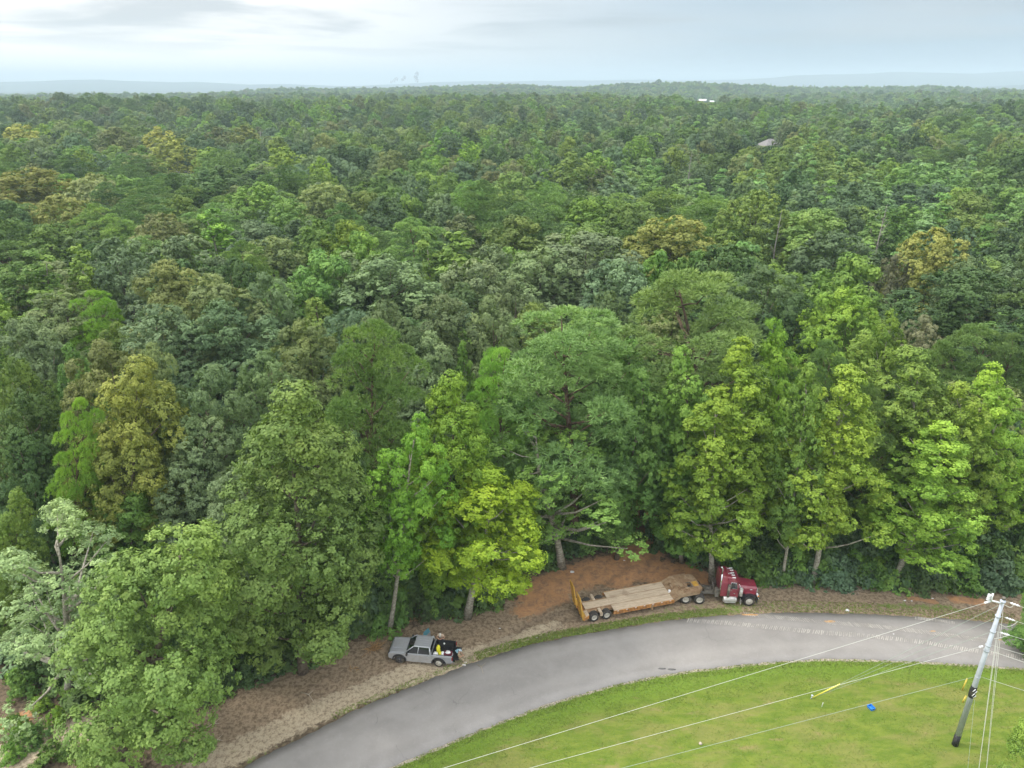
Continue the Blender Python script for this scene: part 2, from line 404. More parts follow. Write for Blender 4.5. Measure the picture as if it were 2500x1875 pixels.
dl = np.full(len(P2), 50.); dl[near] = seg_dist(Pn, LOe)
edge_a = np.exp(-(dl / 2.6) ** 1.6); fattr(gme, 'edge', edge_a, 'POINT')
grv = np.clip(1.15 - dl / .42, 0, 1) * .85; grv[~near] = 0; fattr(gme, 'gravel', grv, 'POINT')
gme.materials.append(gm); ground = link('ground', gme); tag(ground, kind='structure')

# ------------------------------------------------------------------ road
n = 500
ju = (hash_noise(np.arange(n) * .9, np.zeros(n), 1.0, 21) - .5) * .22; jl = (hash_noise(np.arange(n) * .9, np.zeros(n), 1.0, 22) - .5) * .26
ac = LOs - UPs; ac /= np.hypot(*ac.T)[:, None]
# widen both edge lines to matching cross sections
rows = 15; V = []
A = UPs + ac * ju[:, None]; B = LOs + ac * jl[:, None]
for i in range(rows):
    f = i / (rows - 1); p = A * (1 - f) + B * f; V.append(np.c_[p, np.full(n, .03 + .05 * math.sin(f * math.pi)) if 0 < i < rows - 1 else np.full(n, -.03)])
for q, s in ((1, 0), (rows - 2, rows - 1)):
    V[q][:, :2] = V[s][:, :2] * .995 + V[q][:, :2] * .005; V[q][:, 2] = .03
V = np.vstack(V); idx = np.arange(rows * n).reshape(rows, n)
F = np.stack([idx[:-1, :-1], idx[1:, :-1], idx[1:, 1:], idx[:-1, 1:]], -1).reshape(-1, 4)
rme = np_mesh('road', V, F, smooth=True)
fr = np.repeat(np.linspace(0, 1, rows), n); fattr(rme, 'across', fr, 'POINT'); fattr(rme, 'along', np.tile(np.linspace(0, 1, n), rows), 'POINT')
m = bpy.data.materials.new('weathered_asphalt'); m.use_nodes = True; t = m.node_tree; b = t.nodes['Principled BSDF']; tcn = N(t, 'ShaderNodeTexCoord'); PO = tcn.outputs['Object']
a1 = noise(t, PO, .22, 5, .6, .5); a2 = noise(t, PO, 1.3, 6, .7); a3 = noise(t, PO, 26, 3, .8); a4 = noise(t, PO, .07, 3, .5)
c = mixc(t, ramp(t, a1, .35, .66), (.290, .272, .256), (.235, .220, .207)); c = mixc(t, mathn(t, 'MULTIPLY', ramp(t, a2, .4, .7), .35), c, (.22, .208, .20))
ac_ = attr(t, 'across')
# paler wheel paths and dusty edges (wear)
wp = mathn(t, 'ADD', ramp(t, mathn(t, 'ABSOLUTE', mathn(t, 'SUBTRACT', ac_, .27)), .10, .0), ramp(t, mathn(t, 'ABSOLUTE', mathn(t, 'SUBTRACT', ac_, .72)), .12, .0))
c = mixc(t, mathn(t, 'MULTIPLY', wp, .30), c, (.325, .305, .285))
ed = ramp(t, mathn(t, 'ADD', mathn(t, 'ABSOLUTE', mathn(t, 'SUBTRACT', ac_, .5)), mathn(t, 'MULTIPLY', mathn(t, 'SUBTRACT', a2, .5), .10)), .435, .5)
c = mixc(t, mathn(t, 'MULTIPLY', ed, .7), c, (.40, .36, .31))
c = mixc(t, mathn(t, 'MULTIPLY', ramp(t, a3, .35, .75), .3), c, (.17, .16, .155)); c = mixc(t, mathn(t, 'MULTIPLY', ramp(t, noise(t, PO, 5.5, 5, .75), .52, .72), .22), c, (.40, .385, .37))
vor = N(t, 'ShaderNodeTexVoronoi', feature='DISTANCE_TO_EDGE', i_Scale=.33); mpw = N(t, 'ShaderNodeVectorMath', operation='ADD'); nv = N(t, 'ShaderNodeTexNoise', i_Scale=.9, i_Detail=4.0); t.links.new(PO, nv.inputs['Vector'])
t.links.new(PO, mpw.inputs[0]); t.links.new(nv.outputs['Color'], mpw.inputs[1]); t.links.new(mpw.outputs[0], vor.inputs['Vector'])
crk = mathn(t, 'MULTIPLY', ramp(t, vor.outputs[0], .010, .002), ramp(t, a1, .5, .62)); c = mixc(t, mathn(t, 'MULTIPLY', crk, .35), c, (.12, .11, .105))
t.links.new(c, b.inputs['Base Color']); b.inputs['Roughness'].default_value = .85; b.inputs['Specular IOR Level'].default_value = .3
bp = N(t, 'ShaderNodeBump', i_Strength=.35, i_Distance=.01); t.links.new(a3, bp.inputs['Height']); t.links.new(bp.outputs[0], b.inputs['Normal'])
rme.materials.append(m); road = link('road', rme); tag(road, kind='structure')
def road_pt(px, py): return at_z(px, py, .085)

# pale chevron tread marks left on the asphalt, by dirty machine tyres
def tread(path, wd, step, lean, mat, name, label, seed):
    r = random.Random(seed); p = resample([tuple(road_pt(*q))[:2] for q in path], 400); s = np.r_[0, np.cumsum(np.hypot(*np.diff(p, axis=0).T))]
    mb = MB(); d = 0
    while d < s[-1]:
        if r.random() < .97:
            i = min(np.searchsorted(s, d), 398); dr = Vector(p[i + 1] - p[i]).normalized(); nr = Vector((-dr.y, dr.x)); c0 = Vector(p[i])
            hw = wd * r.uniform(.38, .55); o = dr * lean; th = dr * .034 * r.uniform(.6, 1.3)
            q = [c0 - nr * hw - o - th, c0 - nr * hw - o + th, c0 + nr * hw + o + th, c0 + nr * hw + o - th]
            mb.add([(v.x, v.y, .0) for v in q], [(0, 1, 2, 3)])
        d += step
    for v in mb.bm.verts: # lie 4 mm over the cambered asphalt
        u = seg_dist(np.array([[v.co.x, v.co.y]]), [tuple(x) for x in A[::6]])[0]; l = seg_dist(np.array([[v.co.x, v.co.y]]), [tuple(x) for x in B[::6]])[0]
        f = u / (u + l + 1e-6); v.co.z = .03 + .05 * math.sin(f * math.pi) + .026
    o = mb.build(name, mat); tag(o, label, 'tread marks', kind='stuff'); return o
M['mud'] = pmat('dried_pale_mud', (.47, .44, .40), .95, spec=.1, noise=.35, nscale=1.2)
M['clayd'] = pmat('orange_clay_dust', (.55, .33, .16), .95, spec=.1, noise=.3, nscale=4)
tread([(1680, 1514), (1780, 1521), (1890, 1533), (2000, 1544), (2110, 1552), (2240, 1566), (2390, 1591), (2500, 1606)], .58, .17, .12, M['mud'], 'tread_marks', 'pale slanted tread marks along the middle of the grey road', 1)
tread([(1820, 1499), (1930, 1510), (2020, 1519), (2130, 1528), (2250, 1542), (2370, 1559), (2500, 1575)], .58, .17, -.12, M['mud'], 'tread_marks', 'pale slanted tread marks near the clay edge of the road', 2)
tread([(2235, 1508), (2290, 1514), (2330, 1520)], .4, .13, .06, M['mud'], 'tread_marks', 'short run of pale tread marks at the far road edge', 3)
# thin lumps of orange clay dropped on the asphalt: low mounds
def mound(c, sx, sy, h, mat, name, label, seed, z0=.06):
    r = np.random.default_rng(seed); nn = 18; V = [(0, 0, h)]; Fa = []
    for ring, (q, hh) in enumerate(((.4, .75), (.75, .35), (1, 0))):
        for i in range(nn):
            a = 2 * math.pi * i / nn; k = q * (1 + .35 * (r.random() - .5)); V.append((math.cos(a) * sx * k, math.sin(a) * sy * k, h * hh * (1 + .5 * (r.random() - .5)) - (.03 if ring == 2 else 0)))
    for i in range(nn): Fa.append((0, 1 + i, 1 + (i + 1) % nn))
    for k in range(2):
        for i in range(nn): a0 = 1 + k * nn; Fa.append((a0 + i, a0 + nn + i, a0 + nn + (i + 1) % nn, a0 + (i + 1) % nn))
    mb = MB(); mb.add(V, Fa, True); o = mb.build(name, mat); o.location = (c[0], c[1], z0); return o
for i, (px, py, sx, sy, lb) in enumerate([(2026, 1517, .62, .22, 'larger orange clay clump dropped on the far side of the road'), (1832, 1500, .8, .12, 'thin orange clay smear on the road edge in front of the red truck'),
                                          (2277, 1541, .35, .12, 'small orange clay clump between the two tread marks'), (2443, 1562, .3, .12, 'orange clay clump on the road behind the steel pole')]):
    c = at_z(px, py, .08); o = mound(c, sx, sy, .035, M['clayd'], 'clay_clump', lb, i); tag(o, lb, 'clay clump', 'clay dropped on the road')
# broken asphalt at the lawn edge
M['ctar'] = pmat('broken_asphalt', (.13, .125, .12), .9, noise=.4, nscale=6)
for i, (px, py, lb) in enumerate([(1616, 1632, 'dark broken asphalt patch at the lawn edge, left of two'), (1640, 1634, 'dark broken asphalt patch at the lawn edge, right of two')]):
    c = at_z(px, py, .06); o = mound(c, .42, .12, .012, M['ctar'], 'asphalt_patch', lb, 40 + i, z0=.055 ); tag(o, lb, 'asphalt patch', 'broken patches in the asphalt')

# ------------------------------------------------------------------ grass blades on lawn edge, verge and lawn
def grass_blades():
    r = np.random.default_rng(5); pts = []
    # along both edges of the road
    def along(poly, cnt, lo, hi, a0=0.0, a1=1.0, side=1):
        p = resample(poly, 800); i = (r.uniform(a0, a1, cnt) * 798).astype(int); d = p[i + 1] - p[i]; d /= np.hypot(*d.T)[:, None]; nr = np.c_[-d[:, 1], d[:, 0]] * side
        return p[i] + nr * r.uniform(lo, hi, cnt)[:, None] + d * r.uniform(-.1, .1, cnt)[:, None]
    pts.append((along(LO, 2600, .05, .8, side=-1), .10)); pts.append((along(LO, 6000, .3, 3.2, side=-1), .05))
    pts.append((along(UP, 4500, .05, 1.0, .28, .62, side=1), .10)); pts.append((along(UP, 500, .1, .7, .1, .28, side=1), .10)); pts.append((along(UP, 2200, .05, 1.6, .62, 1, side=1), .09))
    n0 = 16000; q = np.c_[r.uniform(-12, 40, n0), r.uniform(34, 46, n0)]; pts.append((q[in_poly(q, lawn_poly)], .05))
    V = []; F = []; col = []
    for P, h in pts:
        for k in range(3):
            a = r.uniform(0, 6.28, len(P)); hh = h * r.uniform(.6, 1.5, len(P)); w = .018 + .012 * r.random(len(P)); ln = r.normal(0, .4, (len(P), 2)) * hh[:, None]
            o = P + r.normal(0, .035, P.shape); dx = np.c_[np.cos(a), np.sin(a)] * w[:, None]
            b0 = len(V) * 0
            tri = np.stack([np.c_[o - dx, np.zeros(len(P))], np.c_[o + dx, np.zeros(len(P))], np.c_[o + ln, hh]], 1)
            V.append(tri.reshape(-1, 3)); col.append(r.random(len(P)))
    V = np.vstack(V); V[:, 2] += .0
    me = np_mesh('grass', V, np.arange(len(V)).reshape(-1, 3)); fattr(me, 'var', np.concatenate(col)); return me
gme2 = grass_blades()
m = bpy.data.materials.new('grass_blade'); m.use_nodes = True; t = m.node_tree; b = t.nodes['Principled BSDF']
c = mixc(t, ramp(t, attr(t, 'var'), 0, 1), (.16, .25, .032), (.26, .31, .07)); t.links.new(c, b.inputs['Base Color']); b.inputs['Roughness'].default_value = .7
gme2.materials.append(m); go = link('grass', gme2); tag(go, 'short green grass blades on the lawn and the road verge', 'grass', kind='stuff')
# ================================================================== TREES
def leaf_mat(name, back=None, trans=.20, rough=.6, spec=.22):
    m = bpy.data.materials.new(name); m.use_nodes = True; t = m.node_tree; b = t.nodes['Principled BSDF']; o = t.nodes['Material Output']
    ti = N(t, 'ShaderNodeAttribute', attribute_type='INSTANCER', attribute_name='tint')
    va = attr(t, 'var')
    hs = N(t, 'ShaderNodeHueSaturation'); t.links.new(ti.outputs['Color'], hs.inputs['Color'])
    t.links.new(mathn(t, 'ADD', mathn(t, 'MULTIPLY', va, -.032), .519), hs.inputs['Hue'])
    t.links.new(mathn(t, 'ADD', mathn(t, 'MULTIPLY', va, .70), .68), hs.inputs['Value'])
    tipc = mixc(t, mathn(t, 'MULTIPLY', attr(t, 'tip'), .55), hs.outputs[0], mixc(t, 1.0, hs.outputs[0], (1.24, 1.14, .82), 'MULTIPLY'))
    c = tipc
    if back:
        g = N(t, 'ShaderNodeNewGeometry'); c = mixc(t, mathn(t, 'MULTIPLY', g.outputs['Backfacing'], back), c, (.42, .47, .34))
    t.links.new(c, b.inputs['Base Color']); b.inputs['Roughness'].default_value = rough; b.inputs['Specular IOR Level'].default_value = spec
    tr = N(t, 'ShaderNodeBsdfTranslucent'); t.links.new(mixc(t, 1.0, c, (1.15, 1.25, .6), 'MULTIPLY'), tr.inputs[0])
    ms = N(t, 'ShaderNodeMixShader'); ms.inputs[0].default_value = trans
    t.links.new(b.outputs[0], ms.inputs[1]); t.links.new(tr.outputs[0], ms.inputs[2]); t.links.new(ms.outputs[0], o.inputs[0])
    return m
M['leaf'] = leaf_mat('broad_leaves'); M['leaf_pale'] = leaf_mat('leaves_with_pale_undersides', back=.5); M['needle'] = leaf_mat('pine_needles', trans=.14, rough=.5)
M['bark'] = pmat('grey_brown_bark', (.20, .165, .125), .95, spec=.1, nscale=6, col2=(.10, .08, .06), bump=.5)
M['bark_pale'] = pmat('pale_bark', (.40, .37, .30), .95, spec=.1, nscale=5, col2=(.21, .19, .15), bump=.4)
M['bark_pine'] = pmat('reddish_pine_bark', (.17, .115, .085), .95, spec=.1, nscale=5, col2=(.09, .065, .05), bump=.4)
M['dead'] = pmat('dead_wood', (.34, .31, .28), .9, spec=.1, nscale=5, col2=(.2, .18, .16))

def unit(v): return v / (np.linalg.norm(v, axis=-1, keepdims=True) + 1e-9)
PROF = {
 'round': lambda t: np.sqrt(np.clip(1 - ((t - .42) / .60) ** 2, 0, 1)) ** .9,
 'dome': lambda t: np.clip(1 - ((t - .25) / .78) ** 2, 0, 1) ** .5,
 'oval': lambda t: np.clip(np.sin(np.pi * np.clip(t * .93 + .07, 0, 1) ** .85), 0, 1) ** .75,
 'cone': lambda t: (np.clip(t / .18, 0, 1) ** .6) * (1 - np.clip(t - .18, 0, 1) / .84) ** .56,
 'spire': lambda t: (np.clip(t / .2, 0, 1) ** .7) * (1 - np.clip(t - .2, 0, 1) / .83) ** .9,
 'shrub': lambda t: np.clip(1 - t ** 2.2, 0, 1) ** .5,
}
def crown(name, seed, H, zb, R, prof, nl, nc, lv, ls, rl, rc, needle=False, flat=.85, asym=.18, up=.38, gap=0.0, nr_=.38):
    r = np.random.default_rng(seed); pf = PROF[prof]
    # lobes: boughs filling the envelope
    tt = np.linspace(0, 1, 200); wgt = pf(tt) + .12; cdf = np.cumsum(wgt); cdf /= cdf[-1]
    t = np.interp((np.arange(nl) + r.random(nl)) / nl, cdf, tt); az = np.arange(nl) * 2.39996 + r.normal(0, .35, nl) + seed
    wob = 1 + asym * np.sin(az * 2 + seed) + asym * .7 * np.sin(az * 3 + seed * 2.3 + t * 5)
    rad = R * pf(t) * wob; inner = np.where(r.random(nl) < .2, r.uniform(.1, .55, nl), r.uniform(.8, 1.0, nl))
    lr = rl * r.uniform(.72, 1.28, nl) * (.62 + .45 * pf(t))
    rr = np.clip(rad * inner - lr * .55, 0, None)
    LC = np.c_[np.cos(az) * rr, np.sin(az) * rr, H * (zb + (1 - zb) * t) - lr * .45]
    # an apex bough
    LC[-1] = (R * .05, 0, H - rl * .55); lr[-1] = rl * .75
    # twigs clusters on every bough
    lo = np.repeat(np.arange(nl), nc); d = r.normal(size=(nl * nc, 3)); outw = np.c_[LC[:, :2], np.zeros(nl)]; outw = unit(outw)
    d = unit(unit(d) + .35 * outw[lo] + np.array([0, 0, up])); q = r.uniform(.84, 1.05, nl * nc)
    low = r.random(nl * nc) < .08; q[low] = r.uniform(0, .6, low.sum())
    CC = LC[lo] + d * (lr[lo] * q)[:, None] * np.array([1, 1, flat]); cr = rc * r.uniform(.6, 1.35, nl * nc)
    keep = r.random(nl * nc) > gap; CC, cr, lo, d = CC[keep], cr[keep], lo[keep], d[keep]; nC = len(CC)
    # leaves
    ci = np.repeat(np.arange(nC), lv); n = len(ci); g = r.normal(size=(n, 3))
    if needle:
        dirn = unit(unit(g) + .55 * d[ci] + np.array([0, 0, .45])); base = CC[ci] + dirn * (cr[ci] * .12)[:, None]
        ln = (cr[ci] * r.uniform(.7, 1.15, n))[:, None]; side = unit(np.cross(dirn, r.normal(size=(n, 3)))) * (ls * r.uniform(.6, 1.2, n))[:, None]
        V = np.stack([base - side * .5, base + side * .5, base + dirn * ln + side * .4, base + dirn * ln - side * .4], 1).reshape(-1, 3)
        pz = base
    else:
        g = unit(g) * (r.random(n) ** .45)[:, None]
        p = CC[ci] + g * cr[ci][:, None] * np.array([1, 1, .72])
        nrm = unit(.30 * g + 1.0 * d[ci] + np.array([0, 0, .35]) + nr_ * r.normal(size=(n, 3)))
        u = unit(np.cross(nrm, r.normal(size=(n, 3)))); v = np.cross(nrm, u); s = ls * r.uniform(.6, 1.35, n)
        a = u * s[:, None]; bb = v * (s * .62)[:, None]
        V = np.stack([p - a, p - bb * 1.0 + a * .1, p + a, p + bb * 1.0 + a * .1], 1).reshape(-1, 3); pz = p
    me = np_mesh(name, V, np.arange(len(V)).reshape(-1, 4))
    lobe_v = r.random(nl); cl_v = r.random(nC)
    fattr(me, 'var', .40 * lobe_v[lo][ci] + .40 * cl_v[ci] + .20 * r.random(n))
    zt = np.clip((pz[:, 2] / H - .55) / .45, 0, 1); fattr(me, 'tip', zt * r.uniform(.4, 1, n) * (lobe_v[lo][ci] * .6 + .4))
    return me, LC, lr
def trunk(name, seed, H, LC, r0, mat, top=.9, lean=.03, limbs=14, limb_r=.09, n=7, zb=.3):
    r = random.Random(seed); mb = MB(); pts = []; rad = []
    wx, wy = r.uniform(-1, 1), r.uniform(-1, 1)
    for i in range(9):
        f = i / 8; z = H * top * f; pts.append((lean * H * f * f * wx + .12 * math.sin(f * 7 + seed), lean * H * f * f * wy + .12 * math.sin(f * 5 + seed * 2), z)); rad.append(r0 * (1 - .86 * f) * (1.35 if i == 0 else 1))
    pts[0] = (pts[0][0], pts[0][1], -.4)
    mb.tube(pts, rad, n)
    order = sorted(range(len(LC)), key=lambda i: r.random())[:limbs]
    for i in order:
        c = Vector(LC[i]); z0 = max(H * zb * .8, c.z - .75 * math.hypot(c.x, c.y) - .6); f = min(z0 / (H * top), .97); k = f * 8; j = min(int(k), 7)
        s = Vector(pts[j]).lerp(Vector(pts[j + 1]), k - j); e = c + Vector((r.uniform(-.4, .4), r.uniform(-.4, .4), .2)); mid = s.lerp(e, .5) + Vector((0, 0, -.12 * (e - s).length + r.uniform(-.2, .4)))
        q = limb_r * r.uniform(.7, 1.3) * (1.3 - f * .6); mb.tube([s, s.lerp(mid, .5) + Vector((r.uniform(-.15, .15), r.uniform(-.15, .15), 0)), mid, e], [q * 1.5, q * 1.1, q * .8, q * .25], 5)
    mb.bm.faces.ensure_lookup_table()
    me = bpy.data.meshes.new(name); mb.bm.to_mesh(me); mb.bm.free(); me.materials.append(mat); return me

KINDS = {}
def add_kind(key, mat, bark, H, R, zb, prof, seeds, near, r0=.28, **kw):
    for s in seeds:
        nl, nc, lv, ls, rl, rc = near
        k = dict(kw); tk = k.pop('trunk', {})
        me, LC, lr = crown('crown', s, H, zb, R, prof, nl, nc, lv, ls, rl, rc, **k); me.materials.append(M[mat])
        tm = trunk('trunk', s, H, LC, r0, M[bark], zb=zb, **tk)
        KINDS.setdefault(key, []).append((me, tm, H, R))
# detailed crowns (front of the woods)                 lobes, clusters, leaves, size, bough r, cluster r
add_kind('maple', 'leaf', 'bark', 20, 4.6, .14, 'oval', (1, 2, 3), (64, 48, 26, .092, 1.38, .29), trunk=dict(limbs=22))
add_kind('open', 'leaf', 'bark_pale', 20, 4.4, .34, 'oval', (5, 6), (52, 40, 26, .088, 1.15, .28), asym=.22, gap=.1, trunk=dict(limbs=24, limb_r=.06))
add_kind('gum', 'leaf', 'bark_pale', 20, 3.6, .22, 'cone', (11, 12, 13), (70, 32, 24, .090, .95, .26), r0=.22, asym=.24, gap=.12, trunk=dict(limbs=26, limb_r=.06))
add_kind('oak', 'leaf', 'bark', 20, 5.6, .34, 'dome', (21, 22, 23, 24), (62, 46, 24, .098, 1.38, .29), asym=.13, trunk=dict(limbs=20))
add_kind('pine', 'needle', 'bark_pine', 20, 4.3, .36, 'round', (31, 32, 33), (56, 60, 20, .034, 1.25, .27), needle=True, flat=.55, asym=.28, up=.8, gap=.05, trunk=dict(limbs=30, limb_r=.07))
add_kind('sparse', 'leaf', 'bark_pale', 20, 4.6, .28, 'dome', (41, 42), (34, 34, 26, .088, 1.1, .28), asym=.32, gap=.3, trunk=dict(limbs=26, limb_r=.10))
add_kind('silver', 'leaf_pale', 'bark_pale', 20, 5.0, .25, 'dome', (45,), (44, 34, 26, .095, 1.1, .28), asym=.3, gap=.3, r0=.3, trunk=dict(limbs=30, limb_r=.095, lean=.10))
add_kind('poplar', 'leaf_pale', 'bark_pale', 20, 3.4, .2, 'spire', (51, 52), (42, 30, 24, .11, 1.0, .30), r0=.22, trunk=dict(limbs=16, limb_r=.06))
# lighter crowns for trees further back
add_kind('oak_mid', 'leaf', 'bark', 20, 6.2, .38, 'dome', (61, 62, 63, 72), (64, 36, 14, .165, 1.5, .33), asym=.12, trunk=dict(limbs=6, n=5))
add_kind('maple_mid', 'leaf', 'bark', 20, 4.8, .30, 'round', (64, 65), (52, 28, 14, .165, 1.25, .31), trunk=dict(limbs=6, n=5))
add_kind('gum_mid', 'leaf', 'bark_pale', 20, 3.5, .18, 'cone', (66, 67), (44, 24, 13, .160, 1.05, .29), trunk=dict(limbs=6, n=5))
add_kind('pine_mid', 'needle', 'bark_pine', 20, 4.2, .4, 'round', (68, 69), (42, 36, 14, .065, 1.35, .34), needle=True, flat=.55, up=.8, asym=.25, trunk=dict(limbs=8, n=5))
add_kind('poplar_mid', 'leaf_pale', 'bark_pale', 20, 3.5, .2, 'spire', (70, 71), (36, 24, 13, .17, 1.1, .32), trunk=dict(limbs=6, n=5))
NEAR_TO_MID = dict(oak='oak_mid', maple='maple_mid', gum='gum_mid', pine='pine_mid', poplar='poplar_mid', sparse='oak_mid', silver='oak_mid', open='maple_mid')

TINT = {'olive': (0.165, 0.240, 0.056), 'dkgreen': (0.088, 0.148, 0.052), 'green': (.138, .240, .052), 'brightgreen': (.185, .320, .046), 'yellowgreen': (0.205, 0.310, 0.045), 'lime': (.250, .380, .036),
        'gumgreen': (0.170, 0.270, 0.052), 'bluegreen': (0.115, 0.180, 0.088), 'greygreen': (0.155, 0.215, 0.095), 'tan': (0.200, 0.245, 0.092), 'brown': (0.160, 0.190, 0.078), 'gold': (0.310, 0.335, 0.075), 'orangeolive': (0.215, 0.235, 0.058),
        'pine': (.165, .260, .072), 'dkpine': (.104, .178, .054), 'brightpine': (.175, .315, .050), 'pale': (0.207, 0.325, 0.129), 'palegreen': (0.179, 0.308, 0.084), 'midgreen': (0.168, 0.232, 0.058), 'silver': (0.224, 0.297, 0.129), 'greybrown': (0.190, 0.190, 0.120), 'mauve': (0.140, 0.155, 0.090)}
WORD = {'midgreen': 'mid green', 'olive': 'olive green', 'dkgreen': 'dark green', 'green': 'mid green', 'brightgreen': 'bright green', 'yellowgreen': 'yellow-green', 'lime': 'vivid yellow-green', 'gumgreen': 'light yellow-green', 'bluegreen': 'blue-green',
        'greygreen': 'grey-green', 'tan': 'tan-tinged', 'brown': 'brownish', 'gold': 'golden', 'orangeolive': 'rusty olive', 'pine': 'green', 'dkpine': 'dark', 'brightpine': 'bright green', 'pale': 'pale-leaved', 'palegreen': 'pale green', 'silver': 'silvery', 'greybrown': 'grey-brown', 'mauve': 'dull mauve-brown'}
SHAPE = dict(oak='round broadleaf tree', maple='tall oval broadleaf tree', gum='pointed narrow broadleaf tree', pine='clumpy pine', sparse='thin-leaved open tree', silver='silver-leaved leaning tree', open='oval broadleaf tree', poplar='slender poplar', oak_mid='round broadleaf tree', maple_mid='oval broadleaf tree', gum_mid='pointed narrow broadleaf tree', pine_mid='clumpy pine', poplar_mid='slender poplar')
NAME = dict(oak='oak_tree', maple='maple_tree', gum='sweetgum_tree', pine='pine_tree', sparse='oak_tree', silver='silver_leaved_tree', open='maple_tree', poplar='poplar_tree')
TREES = []     # x, y, kind, H, R, tint, label
def put(kind, base, top, wpx, col, label=None, H=None, dx=0):
    """base: ground pixel or None; top: pixel of the crown top; wpx: crown width in display px"""
    if base is not None:
        g = dz(*base); tp = at_y(*D(*top), g.y); h = tp.z
    else:
        h = H or 21.0; g = dz(*top, h); g.y += 0.0; g.z = 0
    c = proj(Vector((g.x, g.y, h * .7))); R = wpx * .61 / 0.8848 / 1736 * c[2]
    # crown sits over the pixel of its top
    tx = at_y(*D(*top), g.y).x if base is not None else g.x
    TREES.append([tx if base is not None else g.x, g.y, kind, h, R, col, label, None if base is None else g.x])
P = put
P('maple', (655, 1450), (612, 826), 320, 'olive', "largest olive green tree at the wood's edge, left of the silver pickup")
P('maple', (255, 1655), (345, 1135), 315, 'midgreen', 'bushy green tree in the bottom left corner beside the sandy verge')
P('silver', (150, 1510), (110, 1108), 270, 'silver', 'silvery leaning tree with bare grey limbs at the left edge')
P('open', (840, 1362), (882, 900), 150, 'brightgreen', 'slim bright green tree with speckled trunk right behind the silver pickup')
P('open', (1010, 1335), (1055, 1012), 245, 'lime', 'vivid yellow-green tree right of the silver pickup')
P('maple', (958, 1285), (968, 805), 195, 'brightgreen', 'tall light green tree behind the vivid yellow-green one')
P('sparse', (1212, 1225), (1165, 915), 250, 'gumgreen', 'thin-leaved tree with visible grey trunk left of the clay patch')
P('pine', (1240, 1175), (1232, 668), 300, 'pine', 'largest clumpy pine in the middle of the woods behind the clay patch')
P('pine', (800, 1230), (792, 694), 200, 'pine', 'soft green pine right behind the largest olive tree')
P('pine', (1540, 1060), (1495, 585), 310, 'pine', 'broad layered pine in the woods above the clay track')
P('maple', (1332, 1208), (1385, 800), 130, 'green', 'dark-bodied green tree leaning over the clay track')
P('gum', (1534, 1255), (1560, 845), 180, 'yellowgreen', 'yellow-green pointed tree directly behind the trailer gooseneck')
P('gum', (1470, 1215), (1478, 1010), 130, 'green', 'shorter green tree at the right side of the clay track')
P('gum', (1640, 1205), (1625, 735), 170, 'yellowgreen', 'pale-tipped pointed tree behind the red truck cab')
P('gum', (1754, 1258), (1838, 795), 190, 'yellowgreen', 'twin-topped yellow-green tree just right of the red truck')
P('gum', (1690, 1262), (1755, 786), 110, 'gumgreen', 'narrow yellow-green tree with white branches beside the red truck')
P('pine', (1893, 1185), (1900, 830), 125, 'dkpine', 'dark slim pine between two yellow-green trees, right of the truck')
P('gum', (1937, 1258), (2040, 912), 200, 'yellowgreen', 'leaning yellow-green tree with slanted grey trunk, left of the steel pole')
P('gum', (2002, 1195), (2003, 755), 190, 'gumgreen', 'rounded light green tree above the leaning yellow-green one')
P('gum', (2085, 1215), (2102, 826), 150, 'yellowgreen', 'yellow-green tree behind the top of the steel pole')
P('gum', (2180, 1200), (2180, 790), 150, 'yellowgreen', 'yellow-green tree at the right edge above the steel pole')
P('maple', (1500, 1190), (1495, 752), 130, 'gumgreen', 'green-yellow rounded tree left of the pale-tipped pointed one')
P('maple', (1690, 1130), (1690, 690), 125, 'brightgreen', 'mid green bushy crown behind the pale-tipped pointed tree')
P('maple', (290, 1290), (262, 772), 200, 'orangeolive', 'rusty olive oval tree behind the bushy green corner tree')
P('maple', (428, 1290), (425, 905), 170, 'greygreen', 'grey-green drooping tree just left of the largest olive tree')
P('oak', (440, 1240), (430, 790), 175, 'greygreen', 'light grey-green crown behind the drooping tree on the left')
P('pine', (150, 1330), (135, 860), 90, 'brightpine', 'bright green narrow pine in the left of the woods')
P('maple', (275, 1335), (268, 1062), 150, 'green', 'low layered green tree in the dark gap on the left')
P('maple', (5, 1400), (2, 1058), 100, 'gumgreen', 'yellow-green crown cut by the left edge behind the silvery tree')
P('maple', (1390, 1120), (1378, 735), 140, 'green', 'mid green crown right of the largest pine')
P('pine', (1075, 1170), (1080, 750), 130, 'brightpine', 'bright tufted pine left of the largest pine')
P('maple', (430, 1440), (425, 1170), 110, 'dkgreen', 'short dark green tree between the corner tree and the largest olive tree')
P('gum', (775, 1330), (760, 935), 90, 'dkgreen', 'dark slender tree squeezed right of the largest olive tree')
P('oak', (1130, 1225), (1105, 1095), 110, 'green', 'low dark green tree between the yellow-green tree and the clay patch')
P('maple', (2340, 1420), (2285, 1275), 150, 'green', 'green boughs reaching in from the right edge behind the steel pole')
P('maple', (2345, 1800), (2275, 1565), 170, 'gumgreen', 'near yellow-green crown in the bottom right corner')
P('oak', None, (1265, 500), 230, 'greygreen', 'big grey-green domed crown in the middle of the woods', H=23)
P('oak', None, (1165, 535), 170, 'greygreen', H=22); P('oak', None, (1340, 560), 170, 'bluegreen', H=22)
P('oak', None, (1110, 605), 120, 'greygreen', H=21)
P('gum', None, (985, 500), 150, 'gumgreen', 'tall bright light green tree standing over a dark gap in the middle', H=24); P('gum', None, (925, 505), 110, 'gumgreen', H=23)
P('oak', None, (830, 555), 220, 'greygreen', 'wide light grey-green crown left of the tall bright tree', H=22); P('oak', None, (690, 540), 150, 'green', H=22)
P('oak', None, (445, 595), 200, 'tan', 'yellow-topped wide crown in the left middle of the woods', H=24); P('oak', None, (360, 565), 190, 'tan', H=24)
